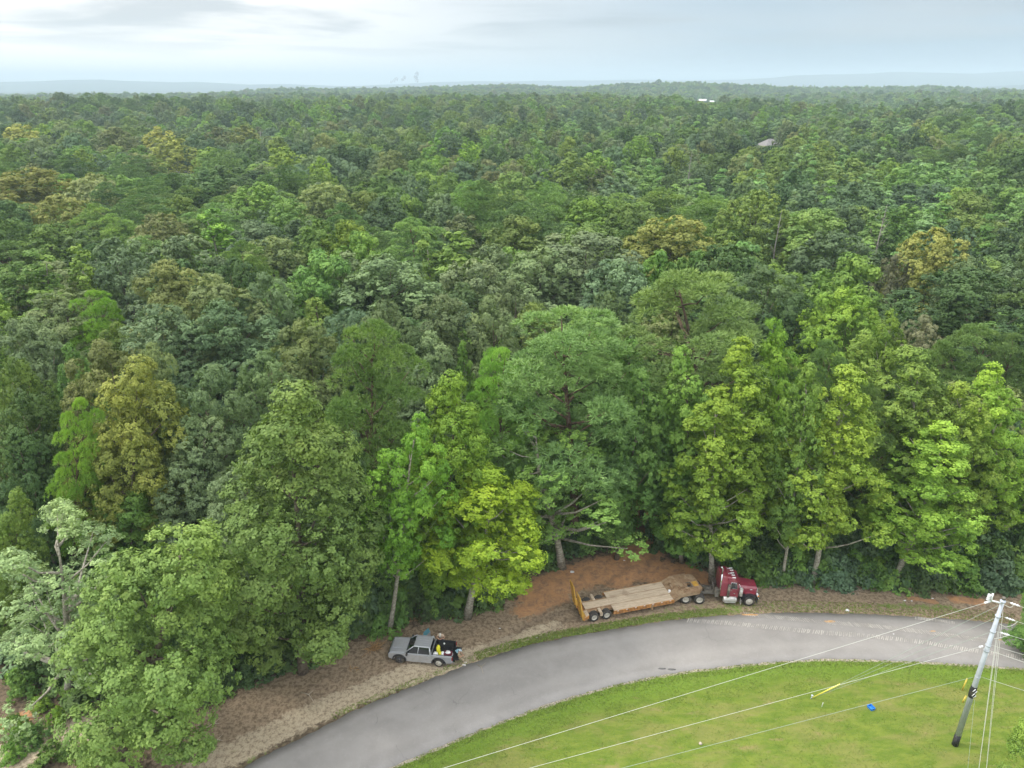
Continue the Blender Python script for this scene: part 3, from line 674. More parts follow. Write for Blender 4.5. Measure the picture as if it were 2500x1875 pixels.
P('oak', None, (340, 660), 190, 'bluegreen', H=22); P('oak', None, (480, 650), 220, 'bluegreen', 'wide blue-green crown below the yellow-topped one', H=22.5)
P('oak', None, (570, 590), 120, 'bluegreen', H=23); P('pine', None, (200, 628), 110, 'brightpine', 'flat-topped bright green pine on the left', H=21)
P('oak', None, (245, 515), 130, 'bluegreen', H=22); P('gum', None, (75, 540), 130, 'gumgreen', H=22); P('gum', None, (165, 530), 90, 'gumgreen', H=22)
P('oak', None, (60, 690), 160, 'greygreen', H=22); P('maple', None, (150, 745), 90, 'green', H=20); P('oak', None, (215, 735), 180, 'tan', H=24); P('oak', None, (330, 745), 120, 'tan', H=23.5)
P('oak', None, (25, 775), 130, 'olive', H=22); P('oak', None, (50, 850), 150, 'dkgreen', H=20); P('oak', None, (30, 930), 130, 'dkgreen', H=18)
P('oak', None, (655, 690), 170, 'tan', H=22); P('oak', None, (570, 760), 130, 'greygreen', H=21)
P('oak', None, (870, 690), 120, 'greygreen', H=22); P('oak', None, (960, 640), 190, 'greygreen', 'pale grey-green crown left of the largest pine', H=23); P('oak', None, (1060, 640), 130, 'greygreen', H=23)
P('oak', None, (930, 720), 150, 'greygreen', H=21); P('gum', None, (1000, 738), 55, 'green', 'narrow pointed dark green tree left of the bright tufted pine', H=20)
P('oak', None, (830, 650), 120, 'greygreen', H=22)
P('oak', None, (1455, 468), 200, 'orangeolive', 'rusty orange-olive broad crown right of centre', H=23)
P('oak', None, (1570, 530), 180, 'dkgreen', H=23); P('oak', None, (1655, 575), 180, 'dkgreen', 'dark green broad crown behind the layered pine', H=23); P('oak', None, (1500, 545), 120, 'green', H=22)
P('oak', None, (1425, 545), 110, 'green', H=22); P('oak', None, (1720, 640), 130, 'dkgreen', H=21)
P('oak', None, (2095, 585), 280, 'dkgreen', 'very broad dark oak near the right edge of the woods', H=24)
P('oak', None, (1830, 622), 180, 'yellowgreen', H=23); P('oak', None, (1840, 548), 170, 'gumgreen', H=23)
P('oak', None, (2000, 682), 100, 'greybrown', 'small domed grey-brown crown right of centre', H=20)
P('gum', None, (1875, 715), 130, 'gumgreen', H=22); P('gum', None, (1930, 672), 90, 'yellowgreen', H=22)
P('pine', None, (2120, 702), 190, 'dkpine', H=21); P('pine', None, (2040, 735), 120, 'dkpine', H=20); P('pine', None, (1790, 735), 110, 'dkpine', H=21); P('pine', None, (1850, 668), 90, 'pine', H=21)
P('pine', None, (2200, 720), 110, 'dkpine', H=21)
P('oak', None, (1765, 452), 170, 'olive', 'flat domed olive crown showing a bare trunk fork', H=23); P('oak', None, (1810, 500), 150, 'bluegreen', H=21)
P('oak', None, (2030, 495), 140, 'orangeolive', H=23); P('oak', None, (1940, 548), 70, 'mauve', 'small dull mauve-brown crown on the right', H=19)
P('maple', None, (1845, 345), 110, 'olive', H=24); P('poplar', None, (1890, 372), 100, 'pale', H=23); P('oak', None, (1850, 395), 120, 'bluegreen', H=23)
P('maple', None, (1960, 355), 90, 'palegreen', H=24); P('maple', None, (2035, 352), 110, 'palegreen', H=24); P('maple', None, (2140, 362), 110, 'palegreen', H=24)
P('maple', None, (1160, 325), 55, 'gumgreen', H=24); P('maple', None, (1235, 330), 80, 'olive', H=25); P('maple', None, (1290, 328), 80, 'gumgreen', H=25)
P('gum', None, (1175, 372), 50, 'brightgreen', H=22); P('maple', None, (1340, 375), 100, 'bluegreen', H=23); P('gum', None, (1400, 368), 80, 'palegreen', H=23)
P('oak', None, (1280, 425), 140, 'gumgreen', H=22); P('oak', None, (1360, 445), 100, 'olive', H=21); P('oak', None, (1110, 465), 150, 'olive', H=22)
P('oak', None, (960, 420), 100, 'greygreen', H=22); P('oak', None, (830, 425), 110, 'bluegreen', H=21); P('oak', None, (740, 475), 110, 'yellowgreen', H=22); P('oak', None, (770, 500), 110, 'gumgreen', H=21)
P('gum', None, (455, 452), 110, 'brightgreen', 'bright green dense tree in the left middle distance', H=22); P('oak', None, (340, 462), 120, 'brown', H=21); P('maple', None, (480, 358), 110, 'dkgreen', H=24); P('maple', None, (440, 365), 90, 'dkgreen', H=24)
P('oak', None, (560, 395), 130, 'gumgreen', H=22); P('oak', None, (700, 395), 120, 'tan', H=22); P('oak', None, (620, 430), 110, 'green', H=21)
P('oak', None, (60, 365), 170, 'orangeolive', 'large yellow-olive crown at the left edge in the middle distance', H=24); P('pine', None, (20, 520), 110, 'dkpine', H=17); P('oak', None, (130, 420), 110, 'orangeolive', H=21)
P('pine', None, (230, 395), 90, 'dkpine', H=22); P('pine', None, (200, 440), 90, 'pine', H=21); P('pine', None, (300, 420), 120, 'dkpine', H=22); P('pine', None, (320, 385), 90, 'dkpine', H=22); P('pine', None, (150, 340), 90, 'dkpine', H=22)
P('pine', None, (240, 462), 90, 'pine', H=20); P('pine', None, (525, 520), 90, 'pine', H=22); P('pine', None, (735, 440), 90, 'dkpine', H=20)
P('maple', None, (610, 322), 85, 'yellowgreen', H=24); P('maple', None, (365, 302), 80, 'gold', 'golden yellow crown in the left distance', H=25); P('maple', None, (340, 285), 60, 'gold', H=25)
P('oak', None, (250, 288), 90, 'tan', H=25); P('maple', None, (468, 285), 60, 'brown', H=25); P('maple', None, (528, 282), 70, 'orangeolive', H=25); P('maple', None, (40, 282), 75, 'gold', H=25); P('maple', None, (690, 342), 55, 'yellowgreen', H=23)
P('maple', None, (420, 300), 60, 'bluegreen', H=24); P('oak', None, (160, 300), 60, 'bluegreen', H=24)
KEY_N = len(TREES)

# fill between the listed trees
EDGE = [(-300, 1420), (-100, 1420), (60, 1440), (190, 1560), (420, 1500), (560, 1440), (700, 1395), (840, 1330), (1010, 1310), (1110, 1255), (1180, 1215), (1290, 1195), (1420, 1170), (1460, 1195), (1534, 1235), (1700, 1248), (1950, 1248), (2212, 1262), (2700, 1300)]
EW = np.array([tuple(dz(*e))[:2] for e in EDGE])
def edge_y(x):
    o = np.argsort(EW[:, 0]); return np.interp(x, EW[o, 0], EW[o, 1])
def tz(x, y): return float(terrain(np.array([x]), np.array([y]))[0])
def land(px, py, h):
    c = at_z(px, py, h)
    for _ in range(12): c = at_z(px, py, h + tz(c.x, c.y))
    return c
HSPEC = [((1880, 349, 11.0), 24, 13, 10, 9.0, 4.0, 'wallb', 'roofg', 'brick house with grey hipped roof showing between trees, right of centre', True),
         ((441, 417, 7.5), -10, 9, 7, 5.5, 2.6, 'wallw', 'roofg', 'small house with pale grey roof glimpsed beside the golden tree', True),
         ((1715, 243, 11.0), 4, 17, 12, 8.5, 3.5, 'wallw', 'metroof', 'distant white building with bright metal roof, larger of two', False),
         ((1738, 247, 9.0), 0, 8, 8, 8.0, 2.2, 'wallw', 'metroof', 'distant small white building right beside the larger white one', False)]
HP = [(*hs[0], land(*hs[0])) for hs in HSPEC] + [(635, 326, 17, land(635, 326, 17))]
TRACK = np.array([tuple(dz(*q))[:2] for q in [(1330, 1240), (1390, 1190), (1400, 1150), (1390, 1110), (1370, 1080)]])
def blocked(x, y):
    for (_, _, h, c) in HP:
        if abs(y - c.y) < 13 and abs(x - c.x) < 13: return True
    return False
def sight(x, y, H, z0):
    """crowns standing before a distant house stay below its eaves"""
    a_ = proj(Vector((x, y, z0 + H)))
    for (qx, qy, h, c) in HP:
        if y < c.y and abs(a_[0] - qx) < (9 if h > 15 else 16) + 1736 * 5.0 / a_[2]:
            lim = qy + (7 if c.y < 900 else 3)
            if a_[1] < lim: H = min(H, at_y(a_[0], lim, y).z - z0)
    return H
def stand_tint(x, y, r):
    """species patches: colour and kind vary slowly through the woods"""
    a = float(hash_noise(np.array([x + 5000.]), np.array([y + 5000.]), 38, 31)[0]); b_ = float(hash_noise(np.array([x + 5000.]), np.array([y + 5000.]), 60, 32)[0]); u = r.random()
    if x > 25 and 95 < y < 270 and b_ > .33 and u < .6: return ('poplar', r.choice(['pale', 'palegreen', 'palegreen']))
    if x > 10 and y > 330 and a > .5 and u < .6: return ('poplar', r.choice(['palegreen', 'pale', 'green']))
    if x < -60 and 120 < y < 260 and a > .4 and u < .6: return ('pine', r.choice(['dkpine', 'pine']))
    if b_ < .27 and u < .65: return ('pine', r.choice(['dkpine', 'pine', 'dkpine']))
    if b_ > .74 and u < .5: return ('maple', r.choice(['green', 'gumgreen', 'yellowgreen', 'brightgreen']))
    return (r.choice(['oak', 'oak', 'oak', 'oak', 'oak', 'maple']), r.choice(['olive', 'greygreen', 'greygreen', 'bluegreen', 'dkgreen', 'green', 'tan', 'brown', 'dkgreen', 'gumgreen', 'olive', 'bluegreen', 'olive', 'green'] if a > .42 else ['bluegreen', 'dkgreen', 'green', 'greygreen', 'dkgreen', 'olive', 'greygreen', 'bluegreen']))
rr = random.Random(99)
def fill(y0, y1, sp, jit=.38, maxhalf=.80):
    out = []; y = y0; row = 0
    while y < y1:
        xh = y * maxhalf + 22; x = -xh + (row % 2) * sp * .5
        while x < xh:
            px = x + rr.uniform(-jit, jit) * sp; py = y + rr.uniform(-jit, jit) * sp; out.append((px, py)); x += sp
        y += sp * .866; row += 1
    return out
keyXY = np.array([(t_[0], t_[1]) for t_ in TREES]); keyR = np.array([t_[4] for t_ in TREES])
NEARF = []
KPX = []
for t_ in TREES[:KEY_N]:
    a_ = proj(Vector((t_[0], t_[1], t_[3]))); KPX.append((a_[0], a_[1], 2 * t_[4] * 1736 / a_[2] * .8, t_[1]))
for (x, y) in fill(40, 88, 8.4) + fill(88, 380, 10.8):
    if y < edge_y(x) + 3.0 or blocked(x, y): continue
    if np.min(np.hypot(TRACK[:, 0] - x, TRACK[:, 1] - y)) < 4.5: continue
    d = np.hypot(keyXY[:, 0] - x, keyXY[:, 1] - y)
    if np.any(d < keyR * .55 + 2.9): continue
    # keep the view onto the listed front trees open: what stands nearer than one and in its way stays low
    kind, col = stand_tint(x, y, rr); H = rr.gauss(19.6, 2.6) if y > 75 else rr.uniform(14, 18.5)
    if kind == 'pine': H += .8
    sx_, sy_, sz_ = proj(Vector((x, y, H)))
    for (qx, qy, qw, ky) in KPX:
        if y < ky - 1 and abs(sx_ - qx) < qw * .5 + 1736 * 3.0 / sz_:
            lim = qy + qw * .42
            if sy_ < lim: H = min(H, at_y(sx_, lim, y).z)
    H = sight(x, y, H, tz(x, y))
    if H < (11 if y < 75 else 12.5): continue
    R = rr.uniform(3.9, 5.8) if y < 88 else rr.uniform(5.0, 7.7) * (.85 if kind in ('poplar', 'gum', 'maple') else 1.05)
    NEARF.append([x, y, kind, H, R, col, None, None])
def visible(t_):
    px, py, Zc = proj(Vector((t_[0], t_[1], t_[3]))); wpx = t_[4] / Zc * 1736
    return -wpx < px < 2500 + wpx
cand = sorted([t_ for t_ in NEARF if visible(t_)], key=lambda t_: t_[1]); hid = [t_ for t_ in NEARF if not visible(t_)]
n_ind = 292 - len(TREES)
TREES += cand[:n_ind]; rest = cand[n_ind:] + hid

# labels that single each tree out: by row back from the road and order from the left within it
byY = sorted(TREES, key=lambda t_: t_[1] - float(edge_y(t_[0])) * 1.0 if t_[1] < 100 else t_[1])
ORD = ['first', 'second', 'third', 'fourth', 'fifth', 'sixth', 'seventh', 'eighth', 'ninth', 'tenth', 'eleventh', 'twelfth', 'thirteenth', 'fourteenth', 'fifteenth', 'sixteenth', 'seventeenth', 'eighteenth', 'nineteenth', 'twentieth']
unl = [t_ for t_ in TREES if not t_[6]]
unl.sort(key=lambda t_: t_[1])
BANDS = [('front woods', 0, 74), ('second belt of woods', 74, 92), ('third belt of woods', 92, 110), ('fourth belt of woods', 110, 128), ('fifth belt of woods', 128, 150), ('sixth belt of woods', 150, 190), ('far woods', 190, 600)]
for nm, a, b_ in BANDS:
    g = [t_ for t_ in unl if a <= t_[1] < b_]; groups = {}
    for t_ in g: groups.setdefault((t_[5], SHAPE[t_[2]]), []).append(t_)
    for (cw, shp), lst in groups.items():
        lst.sort(key=lambda t_: t_[0] / t_[1])
        for i, t_ in enumerate(lst):
            if len(lst) == 1: t_[6] = f"only {WORD[cw]} {shp} in the {nm}"
            else: t_[6] = f"{WORD[cw]} {shp} in the {nm}, {ORD[min(i, 19)]} from the left"
def tint_of(col, r):
    c = TINT[col]; k = r.uniform(.82, 1.30); return [c[0] * k * r.uniform(.93, 1.08), c[1] * k, c[2] * k * r.uniform(.85, 1.15)]
GROUP = "trees of the woods beyond the road"
tr_r = random.Random(5)
for t_ in TREES:
    x, y, kind, H, R, col, label, bx_ = t_
    kk = kind if y < 96 or kind in ('sparse', 'silver') else NEAR_TO_MID[kind]
    cm, tm, H0_, R0_ = KINDS[kk][tr_r.randrange(len(KINDS[kk]))]
    sxy = R / R0_; sz = H / H0_; tc_ = tint_of(col, tr_r); rz = tr_r.uniform(0, 6.283)
    z0 = float(terrain(np.array([x]), np.array([y]))[0])
    root = empty(NAME[kind], (x if bx_ is None else bx_, y, z0)); tag(root, label, 'tree', GROUP)
    if y < 150:
        tk = link('trunk', tm, root); tk.rotation_euler = (0, 0, rz)
        ts = (sxy + sz) / 2 if sxy < sz else sz; tk.scale = (sxy, sxy, sz)
    c = link('crown', cm, root); c.scale = (sxy, sxy, sz); c.rotation_euler = (0, 0, rz); c['tint'] = tc_
    if bx_ is not None:       # lean: shear is not used; the crown hangs to one side of the foot and the trunk tilts to meet it
        off = x - bx_; ang = math.atan2(off, H * .75); c.rotation_euler = (0, 0, rz)
        q = Matrix.Rotation(ang, 4, 'Y'); base_m = Matrix.Rotation(rz, 4, 'Z') @ Matrix.Diagonal((sxy, sxy, sz, 1))
        c.matrix_local = q @ base_m; tk.matrix_local = q @ base_m
        c.scale.z *= 1 / max(math.cos(ang), .8); tk.scale.z *= 1 / max(math.cos(ang), .8)

# the wood beyond: one mass, instanced from the same crowns
PROT = []
for k in ('oak_mid', 'maple_mid', 'gum_mid', 'pine_mid', 'poplar_mid'):
    for tup in KINDS[k]: PROT.append((k, tup))
kidx = {}
for i, (k, tup) in enumerate(PROT): kidx.setdefault(k, []).append(i)
pts, sc_, rt, ix, tn = [], [], [], [], []
def add_inst(x, y, kind, H, R, col, r):
    k = NEAR_TO_MID[kind]; i = r.choice(kidx[k]); tup = PROT[i][1]
    pts.append((x, y)); sc_.append((R / tup[3], R / tup[3], H / tup[2])); rt.append(r.uniform(0, 6.28)); ix.append(i); tn.append(tint_of(col, r))
for t_ in rest: add_inst(*t_[:6], rr)
for y0, y1, sp in ((380, 620, 11.0), (620, 1000, 11.8), (1000, 1600, 13.5), (1600, 2300, 16), (2300, 3400, 19.0)):
    for (x, y) in fill(y0, y1, sp, maxhalf=.76):
        if blocked(x, y): continue
        kind, col = stand_tint(x, y, rr); H = rr.gauss(20.5, 2.8); R = rr.uniform(.50, .74) * sp * (.82 if kind in ('poplar', 'maple') else 1)
        if kind == 'poplar': R *= .9
        H = sight(x, y, H, tz(x, y))
        if H < 7: continue
        add_inst(x, y, kind, H, R, col, rr)
pts = np.array(pts); zt = terrain(pts[:, 0], pts[:, 1])
fme = bpy.data.meshes.new('distant_forest'); fme.vertices.add(len(pts)); fme.vertices.foreach_set('co', np.c_[pts, zt].astype(np.float32).ravel())
def pattr(me, nm, typ, arr, key):
    a = me.attributes.new(nm, typ, 'POINT'); a.data.foreach_set(key, np.asarray(arr).ravel())
pattr(fme, 'psc', 'FLOAT_VECTOR', np.array(sc_, np.float32), 'vector'); pattr(fme, 'prot', 'FLOAT', np.array(rt, np.float32), 'value')
pattr(fme, 'pidx', 'INT', np.array(ix, np.int32), 'value'); pattr(fme, 'tint', 'FLOAT_VECTOR', np.array(tn, np.float32), 'vector')
fo = link('distant_forest', fme); tag(fo, 'mass of mixed green woods rolling away to the horizon', 'forest', kind='stuff')
def inst_tree(name, protos):
    g = bpy.data.node_groups.new(name, 'GeometryNodeTree'); g.interface.new_socket('Geometry', in_out='INPUT', socket_type='NodeSocketGeometry'); g.interface.new_socket('Geometry', in_out='OUTPUT', socket_type='NodeSocketGeometry')
    gi = g.nodes.new('NodeGroupInput'); go_ = g.nodes.new('NodeGroupOutput'); jn = g.nodes.new('GeometryNodeJoinGeometry'); l = g.links.new
    mp_ = g.nodes.new('GeometryNodeMeshToPoints'); l(gi.outputs[0], mp_.inputs[0])
    def na(nm, ty): n = g.nodes.new('GeometryNodeInputNamedAttribute'); n.data_type = ty; n.inputs[0].default_value = nm; return n.outputs[0]
    s_, r_, i_ = na('psc', 'FLOAT_VECTOR'), na('prot', 'FLOAT'), na('pidx', 'INT')
    cx_ = g.nodes.new('ShaderNodeCombineXYZ'); l(r_, cx_.inputs[2])
    for k, ob in enumerate(protos):
        oi = g.nodes.new('GeometryNodeObjectInfo'); oi.inputs['Object'].default_value = ob; oi.inputs['As Instance'].default_value = True; oi.transform_space = 'ORIGINAL'
        cmp_ = g.nodes.new('FunctionNodeCompare'); cmp_.data_type = 'INT'; cmp_.operation = 'EQUAL'; l(i_, cmp_.inputs[2]); cmp_.inputs[3].default_value = k
        ip = g.nodes.new('GeometryNodeInstanceOnPoints'); l(mp_.outputs[0], ip.inputs['Points']); l(cmp_.outputs[0], ip.inputs['Selection']); l(oi.outputs['Geometry'], ip.inputs['Instance'])
        l(cx_.outputs[0], ip.inputs['Rotation']); l(s_, ip.inputs['Scale']); l(ip.outputs[0], jn.inputs[0])
    l(jn.outputs[0], go_.inputs[0]); return g
proto_obs = []
for k, tup in PROT:
    ob = next((o for o in COL.objects if o.data is tup[0]), None)
    if ob is None: ob = bpy.data.objects.new('crown', tup[0])      # not linked: a source shape only
    proto_obs.append(ob)
md = fo.modifiers.new('trees', 'NODES'); md.node_group = inst_tree('forest_trees', proto_obs)

# ------------------------------------------------------------------ shrubs, undergrowth
def shrub_kind(seed, H, R, nl, nc, lv, ls, rl, rc, **kw):
    me, LC, lr = crown('foliage', seed, H, .05, R, 'shrub', nl, nc, lv, ls, rl, rc, **kw); me.materials.append(M['leaf']); return me
SH = [shrub_kind(81, 2.0, 1.7, 12, 18, 14, .12, .7, .30), shrub_kind(82, 2.4, 1.5, 11, 18, 14, .12, .7, .30, asym=.3), shrub_kind(83, 1.6, 1.9, 12, 18, 14, .12, .65, .28, asym=.3)]
def stems(seed, H):
    mb = MB(); r = random.Random(seed)
    for k in range(6):
        a = r.uniform(0, 6.28); mb.tube([(0, 0, -.1), (math.cos(a) * .25, math.sin(a) * .25, H * .4), (math.cos(a) * .7, math.sin(a) * .7, H * .8)], [.04, .03, .012], 4)
    me = bpy.data.meshes.new('stems'); mb.bm.to_mesh(me); mb.bm.free(); me.materials.append(M['bark']); return me
ST = [stems(1, 2.0), stems(2, 2.4), stems(3, 1.6)]
SHR = []
def sh(x, y, s, h, col, where): SHR.append((x, y, s, h, col, where))
r2 = random.Random(17)
# hedge of dark vines and bushes under the trees right of the red truck
for i in range(30):
    f = (i + .5) / 30; X_ = 1640 + (2330 - 1640) * f; Y_ = 1262 + 14 * f + r2.uniform(-5, 6); g = dz(X_, Y_); g.y += 1.0
    sh(g.x, g.y + r2.uniform(-.3, .9), r2.uniform(.95, 1.35), r2.uniform(1.0, 1.7), r2.choice(['dkgreen', 'green', 'green', 'bluegreen']), 'in the front hedge right of the truck')
for i in range(20):
    f = (i + .5) / 20; X_ = 1640 + (2330 - 1640) * f; g = dz(X_, 1236 + r2.uniform(-5, 8)); sh(g.x, g.y + 2.0, r2.uniform(1.1, 1.6), r2.uniform(1.5, 2.4), r2.choice(['dkgreen', 'green', 'dkgreen']), 'in the rear hedge right of the truck')
for i, (X_, Y_) in enumerate([(1150, 1230), (1190, 1218), (1225, 1208), (1262, 1200), (1300, 1192), (1440, 1200), (1475, 1212), (1510, 1235)]):
    g = dz(X_, Y_); sh(g.x, g.y + 1.8, r2.uniform(.9, 1.3), r2.uniform(1.1, 1.6), r2.choice(['dkgreen', 'dkgreen', 'green']), 'beside the clay track')
for i, (X_, Y_) in enumerate([(850, 1352), (865, 1330), (900, 1335), (935, 1325), (968, 1325), (1045, 1315), (1075, 1300), (1100, 1280), (880, 1300), (930, 1295), (990, 1290), (1060, 1275)]):
    g = dz(X_, Y_); sh(g.x, g.y + .8, r2.uniform(.7, 1.1), r2.uniform(.8, 1.3), r2.choice(['dkgreen', 'green', 'dkgreen']), 'behind the silver pickup')
for i, (X_, Y_) in enumerate([(430, 1520), (480, 1490), (530, 1470), (585, 1450), (700, 1400), (740, 1385), (780, 1375), (820, 1372), (720, 1350), (780, 1330), (600, 1400), (500, 1430), (565, 1468)]):
    g = dz(X_, Y_); sh(g.x, g.y + .8, r2.uniform(.6, 1.0), r2.uniform(.6, 1.1), r2.choice(['dkgreen', 'dkgreen', 'green']), 'on the bank left of the pickup')
for i, (X_, Y_) in enumerate([(48, 1500), (90, 1530), (40, 1590), (75, 1600), (25, 1640), (110, 1650), (130, 1560), (160, 1470), (45, 1470)]):
    g = dz(X_, Y_); sh(g.x, g.y, r2.uniform(.45, .8), r2.uniform(.5, 1.0), r2.choice(['green', 'green', 'brightgreen']), 'at the cleared bottom left')
cnt = {}
for x, y, s, h, col, where in SHR: cnt.setdefault(where, []).append((x, y, s, h, col))
for where, lst in cnt.items():
    lst.sort(key=lambda q: q[0]);
    for i, (x, y, s, h, col) in enumerate(lst):
        k = r2.randrange(3); root = empty('shrub', (x, y, float(terrain(np.array([x]), np.array([y]))[0])), r2.uniform(0, 6.28)); word = 'tall leafy' if h > 1.3 else 'low leafy'
        o_ = ORD[i] if i < 20 else ORD[len(lst) - 1 - i] if len(lst) - 1 - i < 20 else str(i)
        side_ = 'from the left' if i < 20 else 'from the right'
        tag(root, f"{word} {WORD[col]} shrub {where}, {o_} {side_}".replace(' leafy', ''), 'shrub', 'shrubs at the edge of the woods')
        c = link('foliage', SH[k], root); c.scale = (s, s, h); c['tint'] = tint_of(col, r2); e = link('stems', ST[k], root); e.scale = (s, s, h)
# deep undergrowth inside the wood's edge
up_pts = []
for _ in range(1500):
    x = r2.uniform(-60, 66); y = float(edge_y(x)) + r2.uniform(1.5, 22)
    if np.min(np.hypot(TRACK[:, 0] - x, TRACK[:, 1] - y)) < 3.2: continue
    up_pts.append((x, y, r2.uniform(.8, 1.7), r2.uniform(.8, 2.4), r2.uniform(0, 6.28), r2.randrange(3), tint_of(r2.choice(['dkgreen', 'green', 'dkgreen', 'bluegreen']), r2)))
ume = bpy.data.meshes.new('undergrowth'); ume.vertices.add(len(up_pts)); ume.vertices.foreach_set('co', np.array([(p[0], p[1], float(terrain(np.array([p[0]]), np.array([p[1]]))[0])) for p in up_pts], np.float32).ravel())
pattr(ume, 'psc', 'FLOAT_VECTOR', np.array([(p[2], p[2], p[3]) for p in up_pts], np.float32), 'vector'); pattr(ume, 'prot', 'FLOAT', np.array([p[4] for p in up_pts], np.float32), 'value')
pattr(ume, 'pidx', 'INT', np.array([p[5] for p in up_pts], np.int32), 'value'); pattr(ume, 'tint', 'FLOAT_VECTOR', np.array([p[6] for p in up_pts], np.float32), 'vector')
uo = link('undergrowth', ume); tag(uo, 'dark leafy undergrowth filling the floor of the woods', 'undergrowth', kind='stuff')
md = uo.modifiers.new('plants', 'NODES'); md.node_group = inst_tree('undergrowth_plants', [next(o for o in COL.objects if o.data is m_) for m_ in SH])
# bare dead trees standing out of the crowns
def dead_tree(c, H, seed, label):
    r = random.Random(seed); mb = MB(); p = [(0, 0, -.3), (.1, .05, H * .35), (-.1, .1, H * .7), (.15, 0, H)]; mb.tube(p, [.26, .2, .12, .02], 7)
    root = empty('dead_tree', c); tag(root, label, 'tree', 'bare dead trees'); mb.build('trunk', M['dead'], root)
    lm = MB()
    for k in range(11):
        f = r.uniform(.55, .95); a = r.uniform(0, 6.28); l_ = r.uniform(1.2, 3.0) * (1.2 - f); s = Vector((0, 0, H * f)); e = s + Vector((math.cos(a) * l_, math.sin(a) * l_, l_ * 1.5)); lm.tube([s, s.lerp(e, .5) + Vector((0, 0, -.1)), e], [.06, .045, .01], 5)
    lm.build('limbs', M['dead'], root)
for i, (px, py, H, lb) in enumerate([(1915, 440, 24, 'bare dead treetop poking above the pale poplars on the right'), (1687, 455, 23, 'thin bare dead treetop left of the domed olive crown'), (1493, 330, 25, 'bare dead tree above the woods right of centre')]):
    g = dz(px, py, H); g.z = 0; dead_tree(g, H, i, lb)
# ================================================================== VEHICLES
M['silver'] = pmat('silver_paint', (.46, .47, .49), .24, metal=.4, coat=.6, dirt=(.30, .27, .23), dirt_s=1.5, dirt_a=.25)
M['black_pl'] = pmat('black_plastic', (.022, .022, .026), .55, dirt=(.16, .13, .10), dirt_s=3, dirt_a=.35)
M['liner'] = pmat('black_bed_liner', (.012, .012, .014), .6)
M['glass'] = pmat('dark_glass', (.010, .013, .016), .05, spec=.9, coat=.5)
M['glass_b'] = pmat('glass_painted_sky_blue', (.10, .30, .38), .12, spec=.9, coat=.6)  # open door's glass: the sky's reflection is put into the base colour
M['tyre'] = pmat('dusty_tyre', (.055, .050, .045), .9, spec=.2, dirt=(.24, .20, .16), dirt_s=3.0, dirt_a=.6)
M['rimdk'] = pmat('dark_alloy', (.10, .10, .11), .4, metal=.6, dirt=(.30, .26, .2), dirt_s=5, dirt_a=.5)
M['rimlt'] = pmat('pale_dusty_steel_rim', (.52, .49, .42), .6, metal=.1, dirt=(.33, .26, .18), dirt_s=5, dirt_a=.6)
M['chrome'] = pmat('chrome', (.75, .76, .78), .16, metal=1.0, dirt=(.4, .36, .3), dirt_s=4, dirt_a=.25)
M['white_met'] = pmat('white_lamp_lens', (.8, .8, .8), .3)
M['lens_red'] = pmat('red_lens', (.35, .01, .015), .2)
M['amber'] = pmat('amber_lens', (.75, .25, .03), .3)
M['burg'] = pmat('burgundy_paint', (.25, .030, .052), .34, coat=.5, noise=.1, nscale=1.0, dirt=(.30, .16, .13), dirt_s=1.2, dirt_a=.38)
M['grime'] = pmat('greasy_frame_metal', (.17, .155, .13), .75, spec=.25, noise=.5, nscale=3, dirt=(.30, .25, .18), dirt_s=2.5, dirt_a=.6)
M['alu'] = pmat('dull_aluminium', (.62, .61, .58), .38, metal=.55, dirt=(.42, .37, .3), dirt_s=2, dirt_a=.5)
M['rusty'] = pmat('rusty_brown_steel', (.26, .165, .095), .85, spec=.2, col2=(.36, .26, .16), nscale=1.6, dirt=(.17, .10, .06), dirt_s=2.6, dirt_a=.8)
M['yellow'] = pmat('faded_yellow_paint', (.58, .33, .055), .6, noise=.2, nscale=2.5, dirt=(.33, .17, .07), dirt_s=2.2, dirt_a=.6)
M['orange'] = pmat('rusty_orange_paint', (.50, .23, .07), .7, noise=.3, nscale=4, dirt=(.24, .12, .06), dirt_s=2.4, dirt_a=.7)
# weathered deck planks: boards run along the trailer
m = bpy.data.materials.new('weathered_planks'); m.use_nodes = True; t = m.node_tree; b = t.nodes['Principled BSDF']; tcn = N(t, 'ShaderNodeTexCoord'); mp = N(t, 'ShaderNodeMapping'); mp.inputs['Scale'].default_value = (.35, 5.5, 1); t.links.new(tcn.outputs['Object'], mp.inputs[0])
w1 = noise(t, mp.outputs[0], 2.2, 5, .7); w2 = noise(t, tcn.outputs['Object'], .9, 5, .65)
c = mixc(t, ramp(t, w1, .35, .65), (.60, .485, .355), (.40, .31, .215)); c = mixc(t, mathn(t, 'MULTIPLY', ramp(t, w2, .52, .70), .6), c, (.27, .19, .125))
sx = N(t, 'ShaderNodeSeparateXYZ'); t.links.new(tcn.outputs['Object'], sx.inputs[0])
bd = mathn(t, 'ABSOLUTE', mathn(t, 'SUBTRACT', mathn(t, 'FRACT', mathn(t, 'MULTIPLY', sx.outputs[1], 5.0)), .5)); c = mixc(t, mathn(t, 'MULTIPLY', ramp(t, bd, .455, .49), .6), c, (.10, .075, .055))
t.links.new(c, b.inputs['Base Color']); b.inputs['Roughness'].default_value = .9; M['plank'] = m

